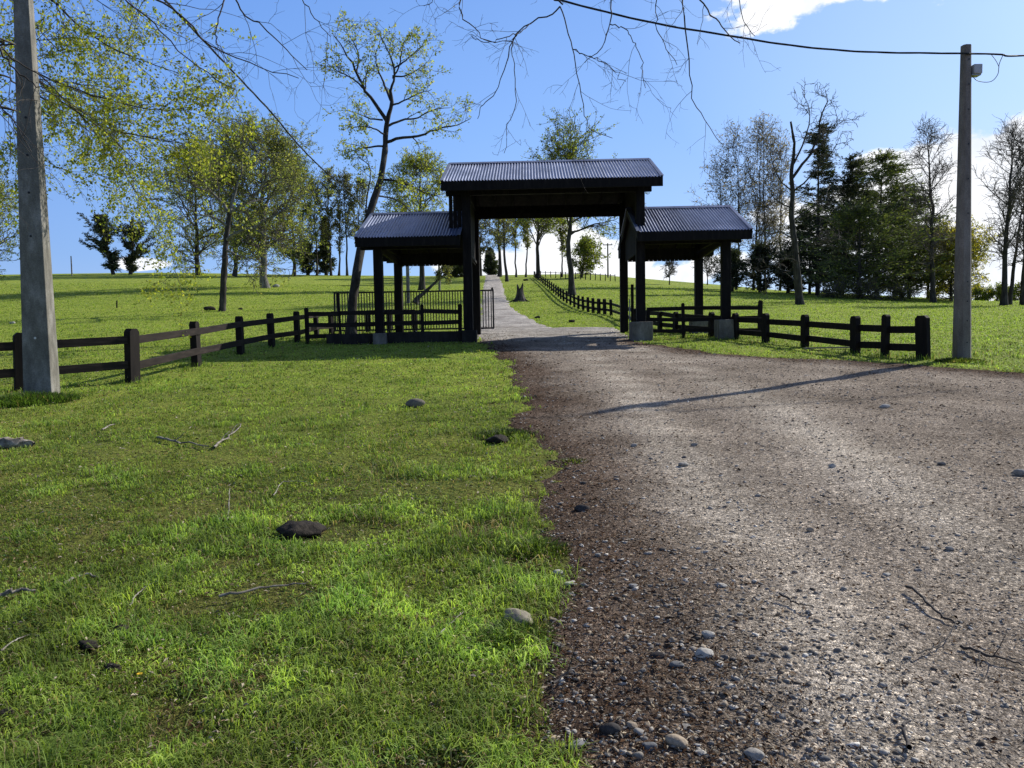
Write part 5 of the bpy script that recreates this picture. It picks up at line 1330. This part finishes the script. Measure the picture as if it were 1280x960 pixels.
bough_tree('overhanging_tree', 'near tree with bare forked twigs hanging over the gateway roof', [(3.6, -3.2), (3.6, -3.1, 2.5), (3.3, -2.7, 5.0), (3.0, -2.2, 7.4)], [
    (0.0173, 0.0068, [(W_, 3.1, -2.4, 6.4), (W_, 2.0, 1.0, 5.6), (W_, 1.1, 3.6, 5.0), (698, -40, 6.2), (700, 8, 6.3)]),
    (0.0061, 0.0026, [(700, 8, 6.3), (688, 18, 6.3), (665, 28, 6.3), (644, 42, 6.4), (636, 65, 6.4), (627, 98, 6.4), (615, 120, 6.5), (602, 134, 6.5), (597, 150, 6.5)]),
    (0.0043, 0.0024, [(648, 40, 6.4), (640, 60, 6.5), (643, 85, 6.5), (646, 130, 6.6), (634, 160, 6.6), (631, 192, 6.6)]),
    (0.0043, 0.0024, [(665, 28, 6.3), (640, 45, 6.1), (610, 53, 6.0), (588, 45, 6.0)]),
    (0.0054, 0.0026, [(700, 8, 6.3), (708, 35, 6.3), (716, 62, 6.3), (722, 100, 6.3), (731, 140, 6.4), (740, 162, 6.4), (762, 172, 6.4)]),
    (0.0043, 0.0024, [(716, 62, 6.3), (740, 72, 6.2), (762, 82, 6.1), (782, 104, 6.1)]),
    (0.0072, 0.0026, [(W_, 1.6, 3.2, 5.2), (775, -60, 5.9), (765, -5, 6.0), (763, 30, 6.0), (752, 60, 6.0), (730, 78, 6.0)]),
    (0.0072, 0.0026, [(W_, 1.3, 3.2, 5.1), (610, -70, 6.4), (578, -10, 6.5), (574, 15, 6.5), (590, 32, 6.5), (608, 50, 6.5), (640, 52, 6.5)]),
    (0.0086, 0.0026, [(W_, 2.2, 2.4, 5.6), (880, -70, 6.6), (855, -10, 6.8), (858, 40, 6.8), (862, 90, 6.9), (868, 130, 6.9), (884, 152, 7.0), (903, 184, 7.0)]),
    (0.0079, 0.0034, [(W_, 2.6, 2.0, 5.8), (860, -60, 6.2), (877, -2, 6.3), (895, 25, 6.3), (912, 42, 6.3), (926, 55, 6.3)]),
    (0.0058, 0.0026, [(880, -70, 6.6), (920, -30, 6.8), (924, 0, 6.8), (930, 30, 6.8), (945, 46, 6.8)]),
    (0.0058, 0.0024, [(W_, .6, 3.4, 4.9), (560, -60, 6.6), (545, -5, 6.6), (530, 8, 6.6)]),
    (0.0043, 0.0024, [(762, 30, 6.0), (785, 40, 6.0), (800, 70, 6.1), (806, 110, 6.1)]),
    (0.0058, 0.0026, [(880, -70, 6.6), (830, -20, 6.6), (820, 20, 6.6), (828, 50, 6.6), (845, 80, 6.6)]),
    ], 403, 'fresh', 4, 3, .34, .15, 1, .016, -.02, -.03, n4=1, L4=.06, leaf_frac=.06, twr=.0016)

# ------------------------------------------------------------------ sky, sun, camera
SUN_EL, SUN_AZ = R(33), R(53)
w = bpy.data.worlds.new('World'); S.world = w; w.use_nodes = True
nt = w.node_tree; nt.nodes.clear()
sky = N(nt, 'ShaderNodeTexSky', sky_type='NISHITA'); sky.sun_disc = False
sky.sun_elevation = SUN_EL; sky.sun_rotation = SUN_AZ; sky.air_density = 1.0; sky.dust_density = .3; sky.ozone_density = 2.5
bgn = N(nt, 'ShaderNodeBackground'); out = N(nt, 'ShaderNodeOutputWorld')
tc = N(nt, 'ShaderNodeTexCoord').outputs['Generated']
skyn = mixc(nt, 1.0, sky.outputs[0], (1.05, 1.15, 1.6), 'MULTIPLY')
sx = N(nt, 'ShaderNodeSeparateXYZ'); nt.links.new(tc, sx.inputs[0])
grad = ramp(nt, sx.outputs[2], [(.0, (5.2, 6.9, 9.6)), (.10, (3.5, 5.7, 9.3)), (.25, (2.5, 4.8, 9.4)), (.42, (1.8, 3.8, 8.4)), (.6, (1.4, 2.0, 3.6)), (1.0, (.9, 1.15, 1.9))])  # unseen upper sky dimmed and greyed to cut blue fill
dp = N(nt, 'ShaderNodeVectorMath', operation='DOT_PRODUCT'); nt.links.new(tc, dp.inputs[0]); dp.inputs[1].default_value = (math.sin(SUN_AZ) * .84, math.cos(SUN_AZ) * .84, .54)
glow = ramp(nt, mathn(nt, 'MULTIPLY_ADD', dp.outputs['Value'], .5), [(.0, (.35, .32, .28)), (.44, (.45, .45, .45)), (.53, (.66, .72, .84)), (.72, (.88, .92, .98)), (.875, (1.18, 1.08, 1.02)), (.95, (2.1, 1.55, 1.15)), (1.0, (3.2, 2.2, 1.5))])  # unseen sky behind the camera dimmed to weaken the fill light
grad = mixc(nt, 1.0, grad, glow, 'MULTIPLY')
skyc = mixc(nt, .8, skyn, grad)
nz = noise(nt, 9, 9, .62, tc, (1, 1, 1.7))
dens = None
BL = [(965, -3, 78, 30), (1035, -12, 90, 24), (1205, 230, 130, 66), (1275, 215, 110, 62), (1140, 262, 130, 66), (1250, 300, 150, 80), (1060, 300, 90, 40), (1100, 205, 40, 22),
      (705, 312, 62, 40), (765, 330, 70, 34), (640, 332, 90, 22), (845, 345, 70, 22), (900, 330, 50, 20), (180, 330, 40, 8), (1450, 180, 160, 60), (560, -260, 200, 50), (1500, -200, 220, 80)]
for (u, v_, su, sv) in BL:
    d = ray(u, v_); d = d / np.linalg.norm(d)
    a1 = math.atan2(ray(u, v_)[0], ray(u, v_)[1])
    vm = N(nt, 'ShaderNodeVectorMath', operation='SUBTRACT'); nt.links.new(tc, vm.inputs[0]); vm.inputs[1].default_value = tuple(d)
    sc = N(nt, 'ShaderNodeVectorMath', operation='MULTIPLY'); nt.links.new(vm.outputs[0], sc.inputs[0]); sc.inputs[1].default_value = (F / su, F / su, F / sv)
    ln = N(nt, 'ShaderNodeVectorMath', operation='LENGTH'); nt.links.new(sc.outputs[0], ln.inputs[0])
    mm = mathn(nt, 'SUBTRACT', 1.0, ln.outputs['Value'])
    dens = mm if dens is None else mathn(nt, 'MAXIMUM', dens, mm)
dens = mathn(nt, 'MAXIMUM', dens, -1.2)
dd = mathn(nt, 'ADD', dens, mathn(nt, 'MULTIPLY', mathn(nt, 'SUBTRACT', nz, .5), 3.1))
mr = N(nt, 'ShaderNodeMapRange', interpolation_type='SMOOTHSTEP'); nt.links.new(dd, mr.inputs[0]); mr.inputs[1].default_value = .02; mr.inputs[2].default_value = .34
nz2 = noise(nt, 16, 6, .6, tc)
cc = ramp(nt, nz2, [(.3, (8.2, 8.8, 9.8)), (.55, (10.5, 10.6, 10.9))])
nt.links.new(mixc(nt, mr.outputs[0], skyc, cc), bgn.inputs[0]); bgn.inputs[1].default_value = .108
nt.links.new(bgn.outputs[0], out.inputs[0])

sd_ = bpy.data.lights.new('sun', 'SUN'); sd_.energy = 5.0; sd_.angle = R(.53); sd_.color = (1, .955, .87)
so = bpy.data.objects.new('sun', sd_); link(so)
dirv = Vector((math.sin(SUN_AZ) * math.cos(SUN_EL), math.cos(SUN_AZ) * math.cos(SUN_EL), math.sin(SUN_EL)))
so.rotation_euler = dirv.to_track_quat('Z', 'Y').to_euler(); so.location = (20, 15, 30)

cam = bpy.data.cameras.new('camera'); co = bpy.data.objects.new('camera', cam); link(co)
cam.sensor_fit = 'HORIZONTAL'; cam.sensor_width = 36; cam.lens = 36 * F / 1280; cam.clip_start = .05; cam.clip_end = 4000
Mx = Matrix(((RT[0], UP[0], -FW[0], 0), (RT[1], UP[1], -FW[1], 0), (RT[2], UP[2], -FW[2], CAMZ), (0, 0, 0, 1)))
co.matrix_world = Mx
S.camera = co
S.view_settings.view_transform = 'Standard'; S.view_settings.look = 'None'; S.view_settings.exposure = 0
S.cycles.max_bounces = 6; S.cycles.transparent_max_bounces = 4
